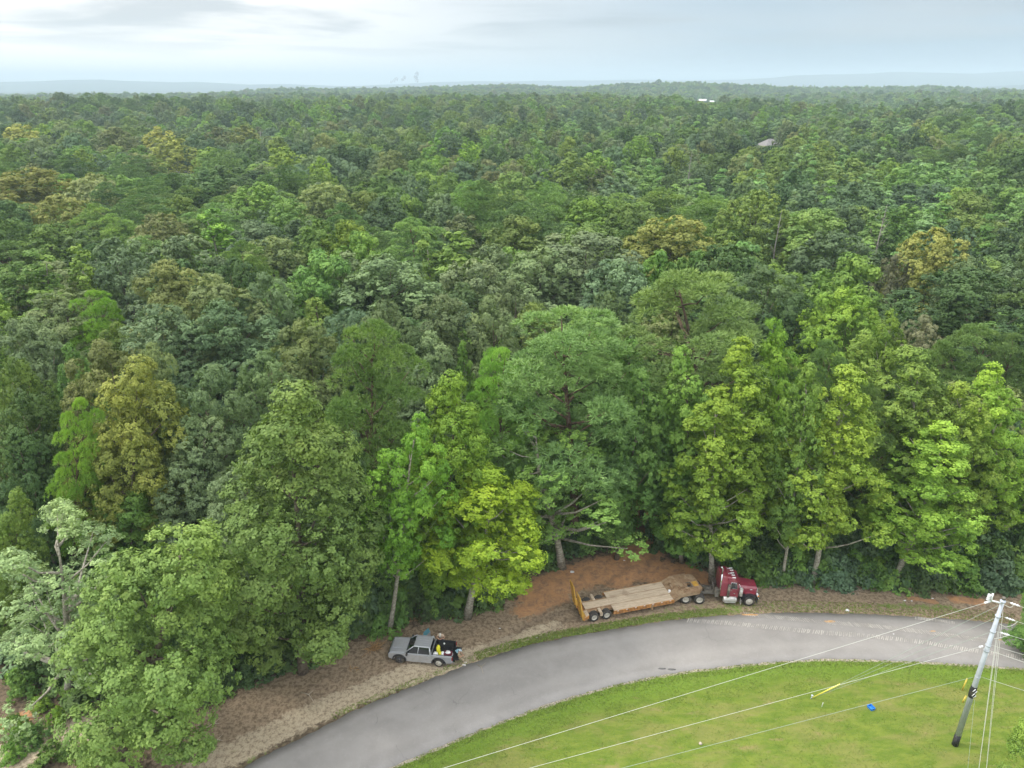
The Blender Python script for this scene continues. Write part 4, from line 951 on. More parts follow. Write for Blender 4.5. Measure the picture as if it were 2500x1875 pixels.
def wheel(parent, x, y, r, w, rimm, side, dual=False, rimr=.58, z=None):
    """a wheel whose outer face looks to side (+1 left, -1 right)"""
    e = empty('wheel'); e.parent = parent; e.location = (x, y, r if z is None else z)
    mb = MB(); rr_ = r * rimr
    def tyre(o): mb.lathe([(rr_, o - w / 2 * .9), (r * .90, o - w / 2), (r * .985, o - w * .36), (r, o - w * .2), (r, o + w * .2), (r * .985, o + w * .36), (r * .90, o + w / 2), (rr_, o + w / 2 * .9)], n=30, caps=False)
    tyre(0)
    if dual: tyre(-side * w * 1.12)
    k = mb.build('tyre', M['tyre'], e); rb = MB()
    dish = -.10 if dual else .02
    o = side * w / 2
    rb.lathe([(.02, o + side * (dish + .05)), (rr_ * .28, o + side * (dish + .05)), (rr_ * .32, o + side * dish), (rr_ * .72, o + side * (dish - .02)), (rr_ * .86, o + side * (-.02)), (rr_ * 1.0, o - side * .01), (rr_ * 1.02, o - side * .04), (rr_ * .9, o - side * .12), (.02, o - side * .13)], n=26)
    for i in range(8):
        a = i * math.pi / 4; p = (math.cos(a) * rr_ * .60, o + side * (dish + .012), math.sin(a) * rr_ * .60); rb.cyl(p, (p[0], p[1] + side * .03, p[2]), .028 if not dual else .035, n=6)
    rb.build('rim', rimm, e); return e

# ------------------------------------------------------------------ silver pickup
def build_pickup():
    fw, rw = at_z(975.3, 1617.7), at_z(1073, 1627.0); head = (fw - rw).normalized(); left = Vector((-head.y, head.x, 0)); c = (fw + rw) / 2 - left * .86
    root = empty('pickup_truck', (c.x, c.y, 0), math.atan2(head.y, head.x)); tag(root, 'silver crew-cab pickup with open bed parked on the dirt verge', 'pickup truck')
    FA, RA, WR = 1.68, -1.68, .42
    def arch(cx, r, z0, n=9, rev=False):
        pts = [(cx + r * math.cos(a), .40 + r * math.sin(a)) for a in [math.pi * i / (n - 1) for i in range(n)]]
        pts = [(px, max(pz, z0)) for px, pz in pts]; return pts
    # sides: full-length lower body, wheel openings cut out, between the axles and round them
    z0 = .36; prof = [(2.50, .50), (2.62, .62), (2.62, .98), (2.50, 1.06), (1.0, 1.14), (.95, 1.15), (-1.18, 1.17), (-2.84, 1.17), (-2.86, .60), (-2.72, .50)] 
    prof += [(RA - .53, .46)] + [(RA - .53 * math.cos(a), .42 + .53 * math.sin(a)) for a in [math.pi * i / 8 for i in range(0, 9)]][0:9] + [(RA + .53, z0), (FA - .53, z0)] + [(FA - .53 * math.cos(a), .42 + .53 * math.sin(a)) for a in [math.pi * i / 8 for i in range(0, 9)]]
    mb = MB(); mb.prism(prof, .84, .965, bev=.022); mb.prism(prof, -.965, -.84, bev=.022)
    # floor, firewall, front clip
    mb.box((.75, 0, .60), (3.6, 1.66, .42)); mb.box((-.6, 0, .85), (1.1, 1.66, .5))
    mb.build('body', M['silver'], root)
    hb_ = MB(); hb_.loft([[(2.64, -.72, .95), (2.64, .72, .95), (2.64, .70, .72), (2.64, -.70, .72)], [(2.50, -.84, 1.07), (2.50, .84, 1.07), (2.5, .84, .8), (2.5, -.84, .8)], [(1.9, -.86, 1.17), (1.9, .86, 1.17), (1.9, .86, .9), (1.9, -.86, .9)], [(1.12, -.86, 1.24), (1.12, .86, 1.24), (1.12, .86, 1.0), (1.12, -.86, 1.0)]], bev=.04)
    hb_.box((1.95, 0, 1.165), (.9, .75, .06), bev=.02, ry=R_(4.0)); hb_.box((1.75, .79, 1.155), (1.5, .12, .05), bev=.02, ry=R_(4)); hb_.box((1.75, -.79, 1.155), (1.5, .12, .05), bev=.02, ry=R_(4))
    hb_.build('hood', M['silver'], root)
    # cab: glass house with pillars as one tapering shell, roof above
    cb = MB()
    bl, tl = [(1.18, .88), (-1.16, .90)], [(.42, .66), (-.92, .70)]
    ZB, ZT = 1.14, 1.74
    cb.loft([[(.52, -.68, ZT - .05), (.52, .68, ZT - .05), (-.98, .70, ZT - .05), (-.98, -.70, ZT - .05)], [(.40, -.64, ZT + .055), (.40, .64, ZT + .055), (-.90, .66, ZT + .055), (-.90, -.66, ZT + .055)]], bev=.035)
    for i in range(4): cb.box((-.28, -.39 + .26 * i, ZT + .062), (.95, .05, .022), bev=.008)
    cb.build('roof', M['silver'], root)
    pl = MB()
    def pil(a, b_, wd=.085): pl.tube([a, b_], [wd, wd * .75], 6)
    for s in (1, -1):
        pil((1.20, s * .84, ZB), (.46, s * .67, ZT), .055); pil((.10, s * .90, ZB), (.02, s * .69, ZT), .05); pil((-.98, s * .90, ZB - .02), (-.90, s * .70, ZT), .085)
        pl.box((.05, s * .895, ZB - .01), (2.25, .07, .07), bev=.02)
    pl.build('cab_pillars', M['silver'], root)
    wm = MB(); wm.add([(1.16, -.80, ZB + .02), (1.16, .80, ZB + .02), (.50, .63, ZT - .02), (.50, -.63, ZT - .02), (1.0, -.8, ZB), (1.0, .8, ZB), (.42, .62, ZT - .04), (.42, -.62, ZT - .04)], [(0, 1, 2, 3), (4, 5, 6, 7), (0, 1, 5, 4), (1, 2, 6, 5), (2, 3, 7, 6), (3, 0, 4, 7)]); wm.build('windshield', M['glass'], root)
    rwn = MB(); rwn.loft([[(-1.0, -.82, ZB), (-1.0, .82, ZB), (-.96, .82, ZB), (-.96, -.82, ZB)], [(-.93, -.66, ZT), (-.93, .66, ZT), (-.89, .66, ZT), (-.89, -.66, ZT)]]); rwn.build('rear_window', M['glass'], root)
    for s in (1, -1):
        for (x0, x1, t0, t1) in ((1.02, .12, .44, .06), (.06, -.90, -.02, -.84)):
            if s == -1 and x1 < -.5: continue
            g = MB(); g.loft([[(x0, s * .885, ZB), (x1, s * .885, ZB), (x1, s * .85, ZB), (x0, s * .85, ZB)], [(t0, s * .70, ZT - .04), (t1, s * .70, ZT - .04), (t1, s * .66, ZT - .04), (t0, s * .66, ZT - .04)]]); g.build('window', M['glass'], root)
        for (xa, xb) in ((1.05, .10), (.06, -.98)):
            if s == -1 and xb < -.5: continue
            d = MB(); d.prism([(xa, .50), (xa, 1.12), (xb, 1.14), (xb, .50)] if xb > -.5 else [(xa, .50), (xa, 1.14), (xb, 1.14), (xb, .78), (xb + .18, .50)], s * .955, s * .978, bev=.008); dd = d.build('door', M['silver'], root)
            h = MB(); h.box((xb + .16, s * .992, 1.0), (.20, .03, .035), bev=.01); h.build('handle', M['chrome'], dd)
        mr = MB(); mr.box((.98, s * 1.08, 1.20), (.14, .24, .18), bev=.03); mr.build('mirror', M['black_pl'], root)
        hl = MB(); hl.box((2.53, s * .74, .93), (.22, .28, .14), bev=.03, rz=-s * .35); hl.build('headlight', M['black_pl'], root)
        tlm = MB(); tlm.box((-2.82, s * .90, .98), (.10, .13, .34), bev=.02); tlm.build('taillight', M['lens_red'], root)
        for cx in (FA, RA):
            fl = MB(); A_ = [math.pi * (i / 10 * 1.04 - .02) for i in range(11)]; ro, ri = .62, .50
            fl.prism([(cx + ro * math.cos(a), .42 + ro * math.sin(a)) for a in A_] + [(cx + ri * math.cos(a), .42 + ri * math.sin(a)) for a in A_[::-1]], s * .945, s * 1.01, bev=.01); fl.build('wheel_flare', M['black_pl'], root)
    wl = MB()
    for cx in (FA, RA): wl.box((cx, 0, .62), (1.02, 1.60, .52)); 
    wl.build('wheel_wells', M['liner'], root)
    bp_ = MB(); bp_.box((2.60, 0, .56), (.22, 1.72, .24), bev=.06); bp_.box((2.67, 0, .80), (.05, 1.15, .22), bev=.02); bp_.build('front_bumper', M['black_pl'], root)
    rb = MB(); rb.box((-2.93, 0, .56), (.20, 1.80, .17), bev=.04); rb.build('rear_bumper', M['chrome'], root)
    sp = MB()
    for s in (1, -1): sp.box((0, s * .90, .36), (2.15, .12, .06), bev=.02)
    sp.build('sill_step', M['silver'], root)
    # bed: open black liner box
    bd = MB(); bd.box((-1.95, 0, .72), (1.75, 1.50, .05)); bd.box((-1.12, 0, .95), (.06, 1.66, .44)); bd.box((-1.95, .80, .93), (1.75, .08, .45)); bd.box((-1.95, -.80, .93), (1.75, .08, .45)); bd.box((-1.68, .64, .84), (.9, .25, .22), bev=.04); bd.box((-1.68, -.64, .84), (.9, .25, .22), bev=.04); bd.build('bed_liner', M['liner'], root)
    rl = MB()
    for s in (1, -1): rl.box((-2.0, s * .87, 1.178), (1.62, .10, .03), bev=.01)
    rl.build('bed_rail_caps', M['silver'], root)
    rk = MB(); rk.box((-1.98, -.87, 1.20), (1.66, .13, .05), bev=.015); rk.build('far_rail_cap', M['liner'], root)
    tg = MB(); tg.box((-3.10, 0, .74), (.52, 1.46, .07), bev=.02); tgo = tg.build('tailgate', M['liner'], root)
    # open rear passenger door, seen almost edge on
    hx, hy = .02, -.93; ang = R_(-68)
    def dr(px, pz, off=0): v = Vector((-px, -off, 0)); v.rotate(Matrix.Rotation(-ang * -1 if False else R_(66), 3, 'Z')); return (hx + v.x, hy + v.y, pz)
    od = MB()
    def slab(mb, pr, o0, o1): mb.loft([[dr(px, pz, o0) for px, pz in pr], [dr(px, pz, o1) for px, pz in pr]])
    slab(od, [(0, .42), (.95, .45), (1.0, 1.14), (0, 1.14)], 0, .09); do = od.build('open_door', M['silver'], root)
    fr_ = MB(); slab(fr_, [(0.02, 1.14), (.98, 1.14), (.78, 1.70), (.10, 1.74)], .03, .06); fr_.build('window', M['glass_b'], do)
    for cx in (FA, RA):
        for s in (1, -1): wheel(root, cx, s * .84, WR, .27, M['rimdk'] if cx > 0 else M['rimlt'], s, rimr=.60)
    return root, head, left, c
pickup, PH, PL, PC = build_pickup()
def on_truck(x, y, z): return Vector((PC.x, PC.y, 0)) + PH * x + PL * y + Vector((0, 0, z))
PA = math.atan2(PH.y, PH.x)

# ------------------------------------------------------------------ red tractor unit
def build_tractor():
    st = at_z(1827.2, 1479.8); d1 = at_z(1673, 1474.7); head = (st - d1).normalized(); left = Vector((-head.y, head.x, 0)); org = d1 + left * 1.13
    org.z = 0
    root = empty('semi_truck', tuple(org), math.atan2(head.y, head.x)); tag(root, 'burgundy long-nose semi truck hitched to the lowboy trailer', 'semi truck')
    LX = (st - d1).length; WR = .52         # steer axle position; rear drive at 0, front drive at 1.27
    fr_ = MB()
    for s in (1, -1): fr_.box((LX / 2 + .1, s * .42, .86), (LX + 1.9, .10, .24), bev=.01)
    for x in (-.7, .65, 2.0, 3.2): fr_.box((x, 0, .86), (.16, .8, .18))
    fr_.cyl((0, -1.0, WR), (0, 1.0, WR), .13); fr_.cyl((1.27, -1.0, WR), (1.27, 1.0, WR), .13); fr_.cyl((LX, -.9, .5), (LX, .9, .5), .09)
    fr_.build('frame', M['grime'], root)
    for x in (0, 1.27):
        for s in (1, -1): wheel(root, x, s * 1.02, WR, .27, M['rimlt'], s, dual=True)
    for s in (1, -1): wheel(root, LX, s * 1.02, WR + .01, .30, M['rimlt'], s, rimr=.60)
    fw = MB(); fw.box((.62, 0, 1.08), (1.0, .9, .10), bev=.03); fw.box((.25, 0, 1.10), (.55, .7, .10), bev=.02); fw.build('fifth_wheel', M['grime'], root)
    mf = MB()
    for s in (1, -1):
        for x0 in (1.27,):
            A_ = [R_(a) for a in (20, 55, 90)]
    # deck plate, air tanks, battery box, cross tubes behind the cab
    dk = MB(); dk.box((2.35, 0, 1.0), (.95, .78, .05)); dk.box((1.75, .25, 1.03), (.3, .2, .12), bev=.02); dk.cyl((2.0, -.1, 1.12), (2.5, -.1, 1.12), .12); dk.box((2.85, .70, 1.15), (.35, .55, .75), bev=.03); dk.box((2.85, -.65, 1.15), (.35, .55, .75), bev=.03)
    dk.tube([(2.55, .55, 1.0), (2.55, .55, 1.75), (2.55, -.55, 1.75), (2.55, -.55, 1.0)], .035, 6); dk.tube([(2.55, .55, 1.75), (2.95, .55, 1.75)], .03, 6); dk.build('rear_deck', M['grime'], root)
    ht = MB(); ht.tube([(3.0, .1, 1.6), (2.3, .1, 1.2), (1.5, .05, 1.45), (1.0, 0, 1.45)], .025, 5); ht.tube([(3.0, -.1, 1.6), (2.2, -.15, 1.15), (1.5, -.1, 1.4), (1.0, -.1, 1.4)], .025, 5); ht.build('air_hoses', M['black_pl'], root)
    # sleeper box and cab
    SB, CF = 3.12, 4.78; CW = .98
    slp = MB(); slp.loft([[(SB, -1.03, .95), (SB, 1.03, .95), (SB, 1.03, 2.45), (SB, .85, 2.95), (SB, -.85, 2.95), (SB, -1.03, 2.45)], [(SB + .62, -1.03, .95), (SB + .62, 1.03, .95), (SB + .62, 1.03, 2.45), (SB + .62, .85, 3.02), (SB + .62, -.85, 3.02), (SB + .62, -1.03, 2.45)]], bev=.05); slp.build('sleeper', M['burg'], root)
    cb = MB(); cb.prism([(SB + .60, .78), (CF + .02, .78), (CF + .02, 1.80), (CF - .22, 2.62), (CF - .32, 2.74), (SB + .62, 2.86)], -CW, CW, bev=.045)
    cab = cb.build('cab', M['burg'], root)
    rf = MB(); rf.loft([[(SB + .1, -.80, 2.96), (SB + .1, .80, 2.96), (CF - .30, .86, 2.76), (CF - .30, -.86, 2.76)], [(SB + .2, -.70, 3.06), (SB + .2, .70, 3.06), (CF - .42, .76, 2.84), (CF - .42, -.76, 2.84)]], bev=.02); rf.build('roof', M['burg'], root)
    ws = MB(); ws.loft([[(CF + .02, -.86, 1.84), (CF + .02, .86, 1.84), (CF - .04, .86, 1.84), (CF - .04, -.86, 1.84)], [(CF - .19, -.80, 2.54), (CF - .19, .80, 2.54), (CF - .25, .80, 2.54), (CF - .25, -.80, 2.54)]]); ws.box((CF - .07, 0, 2.19), (.05, .05, .72), ry=R_(-17)); ws.build('windshield', M['glass'], root)
    vs = MB(); vs.add([(CF - .26, -.88, 2.62), (CF - .26, .88, 2.62), (CF + .10, .84, 2.50), (CF + .10, -.84, 2.50), (CF - .26, -.88, 2.59), (CF - .26, .88, 2.59), (CF + .10, .84, 2.47), (CF + .10, -.84, 2.47)], [(0, 1, 2, 3), (4, 5, 6, 7), (0, 1, 5, 4), (1, 2, 6, 5), (2, 3, 7, 6), (3, 0, 4, 7)]); vs.build('sun_visor', M['burg'], root)
    for s in (1, -1):
        d = MB(); d.prism([(SB + .86, .95), (CF - .12, .95), (CF - .12, 1.82), (SB + .86, 1.82)], s * (CW - .004), s * (CW + .018), bev=.008); do = d.build('door', M['burg'], root)
        h = MB(); h.box((SB + .98, s * (CW + .03), 1.62), (.16, .03, .05), bev=.01); h.box((SB + 1.30, s * (CW + .025), 1.30), (.16, .015, .10)); h.build('handle', M['chrome'], do)
        wn = MB(); wn.prism([(SB + .92, 1.86), (CF - .16, 1.86), (CF - .28, 2.46), (SB + .92, 2.50)], s * (CW - .003), s * (CW + .012)); wn.build('window', M['glass'], do)
        wf = MB(); pts = [(SB + .90, s * (CW + .02), 1.84), (CF - .13, s * (CW + .02), 1.84), (CF - .26, s * (CW + .02), 2.49), (SB + .90, s * (CW + .02), 2.53), (SB + .90, s * (CW + .02), 1.84)]; wf.tube(pts, .028, 5); wf.tube([(SB + 1.35, s * (CW + .02), 1.85), (SB + 1.33, s * (CW + .02), 2.5)], .02, 5); wf.build('window_frame', M['chrome'], do)
        ft = MB(); ft.lathe([(.05, -.60), (.24, -.62), (.31, -.56), (.315, 0), (.31, .56), (.24, .62), (.05, .60)], c=(SB + .95, s * .92, .62), axis='X', n=22)
        for k in (-.42, 0, .42): ft.lathe([(.318, k - .03), (.328, k - .03), (.328, k + .03), (.318, k + .03)], c=(SB + .95, s * .92, .62), axis='X', n=22)
        ft.box((SB + .95, s * 1.16, .42), (1.0, .16, .05), bev=.01); ft.box((SB + .95, s * 1.14, .80), (.9, .10, .04)); ft.build('fuel_tank', M['alu'], root)
        ac_ = MB(); ac_.cyl((CF + .22, s * 1.06, 1.12), (CF + .22, s * 1.06, 1.88), .16, n=16); ac_.cyl((CF + .22, s * 1.06, 1.88), (CF + .22, s * 1.06, 1.98), .175, .12, n=16)
        for k in range(4): ac_.cyl((CF + .22, s * 1.06, 1.20 + .2 * k), (CF + .22, s * 1.06, 1.23 + .2 * k), .168, n=16)
        ac_.tube([(CF + .22, s * 1.04, 1.5), (CF + .40, s * .85, 1.5)], .08, 6); ac_.build('air_cleaner', M['alu'], root)
        ex = MB(); ex.cyl((SB + .72, s * 1.12, 1.0), (SB + .72, s * 1.12, 2.35), .12 if s < 0 else .13, n=14); ex.build('muffler', M['grime'] if s < 0 else M['alu'], root)
        mr = MB(); mr.tube([(CF - .2, s * 1.0, 2.45), (CF - .02, s * 1.33, 2.45), (CF - .02, s * 1.33, 1.6), (CF - .2, s * 1.0, 1.6)], .018, 5); mr.box((CF - .02, s * 1.33, 2.05), (.05, .20, .42), bev=.015); mr.build('mirror', M['chrome'], root)
        # front fender: swept black guard
        fd = MB(); n_ = 12; A_ = [R_(-8 + 196 * i / n_) for i in range(n_ + 1)]
        ro, ri = .70, .64
        fd.prism([(LX + ro * math.cos(a), .56 + ro * math.sin(a)) for a in A_] + [(LX + ri * math.cos(a), .56 + ri * math.sin(a)) for a in A_[::-1]], s * .72, s * 1.24, bev=.012)
        fd.build('fender', M['black_pl'], root)
        hl = MB(); hl.box((LX + .72, s * .95, 1.18), (.14, .34, .18), bev=.03); hlo = hl.build('headlight', M['white_met'], root); am = MB(); am.box((LX + .74, s * 1.15, 1.20), (.10, .07, .14), bev=.02); am.build('turn_signal', M['amber'], hlo)
    stk = MB(); stk.cyl((SB - .04, -.95, 1.1), (SB - .04, -.95, 3.45), .075, n=12); stk.tube([(SB - .04, -.95, 3.40), (SB - .04, -.95, 3.95), (SB - .10, -.95, 4.12), (SB - .24, -.95, 4.24)], [.075, .075, .08, .085], 12); stk.build('exhaust_stack', M['chrome'], root)
    # long hood with rounded edges, narrowing to the grille
    hd = MB(); hd.loft([[(CF - .02, -.70, 1.0), (CF - .02, .70, 1.0), (CF - .02, .86, 1.30), (CF - .02, .84, 1.80), (CF - .02, .60, 2.0), (CF - .02, 0, 2.04), (CF - .02, -.60, 2.0), (CF - .02, -.84, 1.80), (CF - .02, -.86, 1.30)],
                        [(LX + .70, -.60, .90), (LX + .70, .60, .90), (LX + .70, .66, 1.25), (LX + .70, .66, 1.62), (LX + .70, .52, 1.76), (LX + .70, 0, 1.80), (LX + .70, -.52, 1.76), (LX + .70, -.66, 1.62), (LX + .70, -.66, 1.25)]], bev=.02)
    hd.box((LX + .1, .76, 1.18), (1.0, .22, .18), bev=.05); hd.box((LX + .1, -.76, 1.18), (1.0, .22, .18), bev=.05); ho = hd.build('hood', M['burg'], root)
    em = MB(); em.box((LX + .15, .735, 1.58), (.22, .02, .05), bev=.005, rz=-.11); em.box((LX + .15, -.735, 1.58), (.22, .02, .05), bev=.005, rz=.11); em.build('side_badge', M['white_met'], ho)
    gr = MB(); gr.box((LX + .745, 0, 1.30), (.09, 1.36, .98), bev=.05); gr.build('grille_surround', M['chrome'], root)
    gi = MB(); gi.box((LX + .795, 0, 1.30), (.03, 1.12, .80), bev=.01); gi.build('grille', M['grime'], root)
    fb = MB(); fb.box((LX + .86, 0, .66), (.14, 2.25, .34), bev=.05); fb.build('front_bumper', M['chrome'], root)
    mfl = MB(); mfl.box((LX - .80, 1.10, .50), (.05, .34, .45)); mfl.box((LX - .80, -1.10, .50), (.05, .34, .45)); mfl.build('mud_flap', M['alu'], root)
    for i, y in enumerate((-.72, -.36, 0, .36, .72)):
        l_ = MB(); l_.loft([[(CF - .34, y - .05, 2.84), (CF - .34, y + .05, 2.84), (CF - .34, y + .04, 2.93), (CF - .34, y - .04, 2.93)], [(CF - .66, y - .03, 2.88), (CF - .66, y + .03, 2.88), (CF - .66, y + .02, 2.91), (CF - .66, y - .02, 2.91)]]); l_.build('roof_lamp', M['white_met'], root)
    for y in (-.18, .54):
        hn = MB(); hn.tube([(CF - .35, y, 2.93), (CF - .95, y, 2.99)], [.06, .018], 8); hn.build('air_horn', M['chrome'], root)
    return root
tractor = build_tractor()

# ------------------------------------------------------------------ lowboy trailer
def build_trailer():
    a0 = at_z(1451, 1518.6); a1 = at_z(1481.7, 1513.0); fcorner = at_z(1643.9, 1465.7, .75); dirv = (fcorner - a0); dirv.z = 0; head = dirv.normalized(); left = Vector((-head.y, head.x, 0)); HWd = 1.32
    org = a0 + left * 1.22; org.z = 0
    root = empty('lowboy_trailer', tuple(org), math.atan2(head.y, head.x)); tag(root, 'yellow and rust lowboy trailer with plank deck and two raised ramps', 'trailer')
    AX = 1.22; DF = dirv.length; WR = .46; DZ = .92
    for x in (0, AX):
        for s in (1, -1): wheel(root, x, s * 1.08, WR, .24, M['rimlt'], s, dual=True)
    # deck: three plank strips with dark slots; the two outer ones stop at the wheels
    for (y0, y1, x0, nm) in ((-1.32, -.50, 1.86, 'near'), (-.44, .44, -.62, 'mid'), (.50, 1.32, 1.86, 'far')):
        p = MB(); p.box(((x0 + DF) / 2, (y0 + y1) / 2, DZ), (DF - x0, y1 - y0, .07), bev=.01); p.build('deck_planks', M['plank'], root)
    ft = MB()
    for y in (-.47, .47): ft.box(((DF - .6) / 2, y, DZ - .02), (DF + .6, .06, .10))
    ft.box(((-.6 + DF) / 2, 0, .72), (DF + .6, 1.5, .26)); ft.build('frame', M['rusty'], root)
    # side beams: flange top and bottom with webs, so dark pockets show between
    for s in (-1, 1):
        sb = MB(); sb.box(((1.86 + DF) / 2, s * 1.35, .905), (DF - 1.86, .05, .09), bev=.008); sb.box(((1.86 + DF) / 2, s * 1.35, .60), (DF - 1.86, .06, .06), bev=.008)
        sb.box(((1.86 + DF) / 2, s * 1.26, .75), (DF - 1.86, .05, .26)); n_ = 20
        for i in range(n_ + 1): sb.box((1.90 + (DF - 1.94) * i / n_, s * 1.345, .75), (.17 if i % 3 else .24, .06, .26))
        so = sb.build('side_beam', M['orange'], root)
        rf = MB()
        for i in range(7): rf.box((2.2 + (DF - 2.6) * i / 6, s * 1.385, .905), (.16, .012, .05))
        rf.build('reflectors', M['white_met'], so)
    lg = MB(); lg.box((DF - 2.2, -1.30, .55), (.22, .2, .55), bev=.02); lg.box((DF - 2.2, 1.30, .55), (.22, .2, .55), bev=.02); lg.build('support_jack', M['rusty'], root)
    # plates between the wheels and at the tail
    bt = MB()
    for s in (-1, 1): bt.box((AX / 2, s * .96, DZ), (.26, .82, .06), bev=.01); bt.box((AX / 2, s * 1.33, .78), (.26, .05, .26), bev=.01)
    bt.build('deck_bridge', M['plank'], root)
    tl = MB()
    for s in (-1, 1): tl.loft([[(-.58, s * .46, .96), (-.58, s * 1.34, .96), (-.58, s * 1.34, .62), (-.58, s * .46, .62)], [(-1.05, s * .46, .72), (-1.05, s * 1.34, .72), (-1.05, s * 1.34, .45), (-1.05, s * .46, .45)]])
    tl.box((-.85, 0, .62), (.5, .9, .2)); tl.build('tail', M['orange'], root)
    tp = MB()
    for s in (-1, 1): tp.loft([[(-.56, s * .5, .985), (-.56, s * 1.30, .985), (-.56, s * 1.30, .965), (-.56, s * .5, .965)], [(-1.0, s * .5, .765), (-1.0, s * 1.30, .765), (-1.0, s * 1.30, .745), (-1.0, s * .5, .745)]])
    tp.build('tail_planks', M['plank'], root)
    # two tall ramps standing up at the tail, leaning back
    for s in (-1, 1):
        rp = MB(); LEN, W_ = 2.62, .86; cy = s * .86
        for y in (cy - W_ / 2, cy, cy + W_ / 2): rp.box((0, y, LEN / 2), (.12, .05, LEN), bev=.008)
        for i in range(11): rp.box((0, cy, .12 + i * (LEN - .2) / 10), (.05, W_, .06))
        rp.box((.02, cy, LEN * .5), (.02, W_ - .04, LEN * .98)) 
        rp.loft([[(.05, cy - W_ / 2, 0), (.05, cy - W_ / 2 + .05, 0), (.05, cy - W_ / 2 + .05, 1.1), (.05, cy - W_ / 2, 1.1)], [(.40, cy - W_ / 2, 0), (.40, cy - W_ / 2 + .05, 0), (.08, cy - W_ / 2 + .05, 1.1), (.08, cy - W_ / 2, 1.1)]])
        ro = rp.build('ramp', M['yellow'], root); ro.location = (-1.12, 0, .52); ro.rotation_euler = (0, R_(-9), 0)
        if True:
            sl = MB()
            for i in range(5): sl.box((.065, cy, 1.85 + i * .14), (.015, W_ * .62, .045))
            sl.build('slot', M['liner'], ro)
    # gooseneck: sloping front wall, raised rusty platform, narrowing nose with hole and yellow lid
    gk = MB(); G0 = DF; GZ = 1.42
    gk.loft([[(G0 - .05, -1.33, .60), (G0 - .05, 1.33, .60), (G0 - .05, 1.33, .97), (G0 - .05, -1.33, .97)], [(G0 + .75, -1.33, 1.08), (G0 + .75, 1.33, 1.08), (G0 + .75, 1.33, GZ), (G0 + .75, -1.33, GZ)]])
    zt, zb_ = GZ, 1.10
    def plate(pts, za, zb2): gk.prism(pts, zb2, za, axis='Z')
    hx0, hx1, hy0, hy1 = G0 + 1.75, G0 + 2.2, -.62, -.05
    o_near = [(G0 + .75, -1.33), (G0 + 2.65, -1.33), (G0 + 3.05, -1.0), (G0 + 3.05, hy0), (G0 + .75, hy0)]
    plate(o_near, zt, zb_); plate([(G0 + .75, hy0), (hx0, hy0), (hx0, hy1), (G0 + .75, hy1)], zt, zb_); plate([(hx1, hy0), (G0 + 3.05, hy0), (G0 + 3.05, hy1), (hx1, hy1)], zt, zb_)
    plate([(G0 + .75, hy1), (G0 + 3.05, hy1), (G0 + 3.05, .95), (G0 + 2.3, 1.33), (G0 + .75, 1.33)], zt, zb_)
    go_ = gk.build('gooseneck', M['rusty'], root)
    hd = MB(); hd.box(((hx0 + hx1) / 2, (hy0 + hy1) / 2, 1.14), (hx1 - hx0, hy1 - hy0, .03)); hd.build('deck_opening', M['liner'], go_)
    fm = MB()
    for (x, y, dx_, dy_) in (((hx0 + hx1) / 2, hy0 - .03, .6, .06), ((hx0 + hx1) / 2, hy1 + .03, .6, .06), (hx0 - .03, (hy0 + hy1) / 2, .06, .6), (hx1 + .03, (hy0 + hy1) / 2, .06, .6)): fm.box((x, y, GZ + .025), (dx_, dy_, .04), bev=.006)
    fm.build('opening_frame', M['grime'], go_)
    yl = MB(); yl.box((G0 + 2.62, -.35, GZ + .03), (.5, .62, .05), bev=.01); yl.build('yellow_lid', M['yellow'], go_)
    ge = MB(); r = random.Random(4)
    for i in range(9): ge.box((G0 + .85 + r.random() * .9, r.uniform(-1.0, .2), GZ + .05), (r.uniform(.15, .45), r.uniform(.08, .3), r.uniform(.05, .16)), bev=.01, rz=r.uniform(0, 3))
    ge.tube([(G0 + .5, -.9, GZ - .05), (G0 + .9, -.6, GZ + .14), (G0 + 1.4, -.5, GZ + .10), (G0 + 1.6, -.9, GZ + .06)], .04, 6); ge.box((G0 + .3, 0, 1.12), (.12, 2.5, .10), ry=R_(-28)); ge.cyl((G0 + .35, -.3, 1.35), (G0 + .35, .4, 1.35), .10)
    ge.build('winch_and_chains', M['rusty'], go_)
    wv = MB(); wv.box((G0 + .02, -.30, 1.08), (.20, .22, .26), bev=.03); wv.build('white_box', M['white_met'], go_)
    for s in (-1, 1):
        gb = MB(); gb.prism([(G0 + .0, .62), (G0 + .8, 1.02), (G0 + 2.6, 1.02), (G0 + 2.6, GZ - .02), (G0 + .75, GZ - .02), (G0 - .02, .95)], s * 1.335, s * 1.36); gb.build('gooseneck_side', M['orange'] if s > 0 else M['rusty'], go_)
    return root
trailer = build_trailer()
# ================================================================== UTILITY POLE, WIRES
M['galv'] = pmat('galvanised_steel', (.50, .54, .60), .5, metal=.0, noise=.12, nscale=2, dirt=(.40, .41, .43), dirt_s=1.4, dirt_a=.5)
M['wire'] = pmat('pale_wire', (.62, .62, .56), .55, metal=.1)
M['wire_d'] = pmat('dull_cable', (.34, .40, .34), .7)
M['guy_y'] = pmat('yellow_guy_marker', (.80, .72, .12), .5)
M['ins'] = pmat('white_insulator', (.80, .80, .82), .3)
PX, PY = 32.7, 38.0
pole = empty('utility_pole', (PX, PY, 0)); tag(pole, 'tall galvanised steel utility pole with black base on the lawn', 'utility pole')
mb = MB(); mb.cyl((0, 0, 1.05), (0, 0, 13.45), .205, .118, n=20); mb.build('shaft', M['galv'], pole)
mb = MB(); mb.cyl((0, 0, -.2), (0, 0, 1.08), .225, .215, n=20); mb.build('black_base', M['black_pl'], pole)
mb = MB(); mb.cyl((0, 0, 13.4), (0, 0, 13.56), .13, .10, n=14); mb.build('pole_cap', M['grime'], pole)
def zat(px, py): return at_y(px, py, PY).z
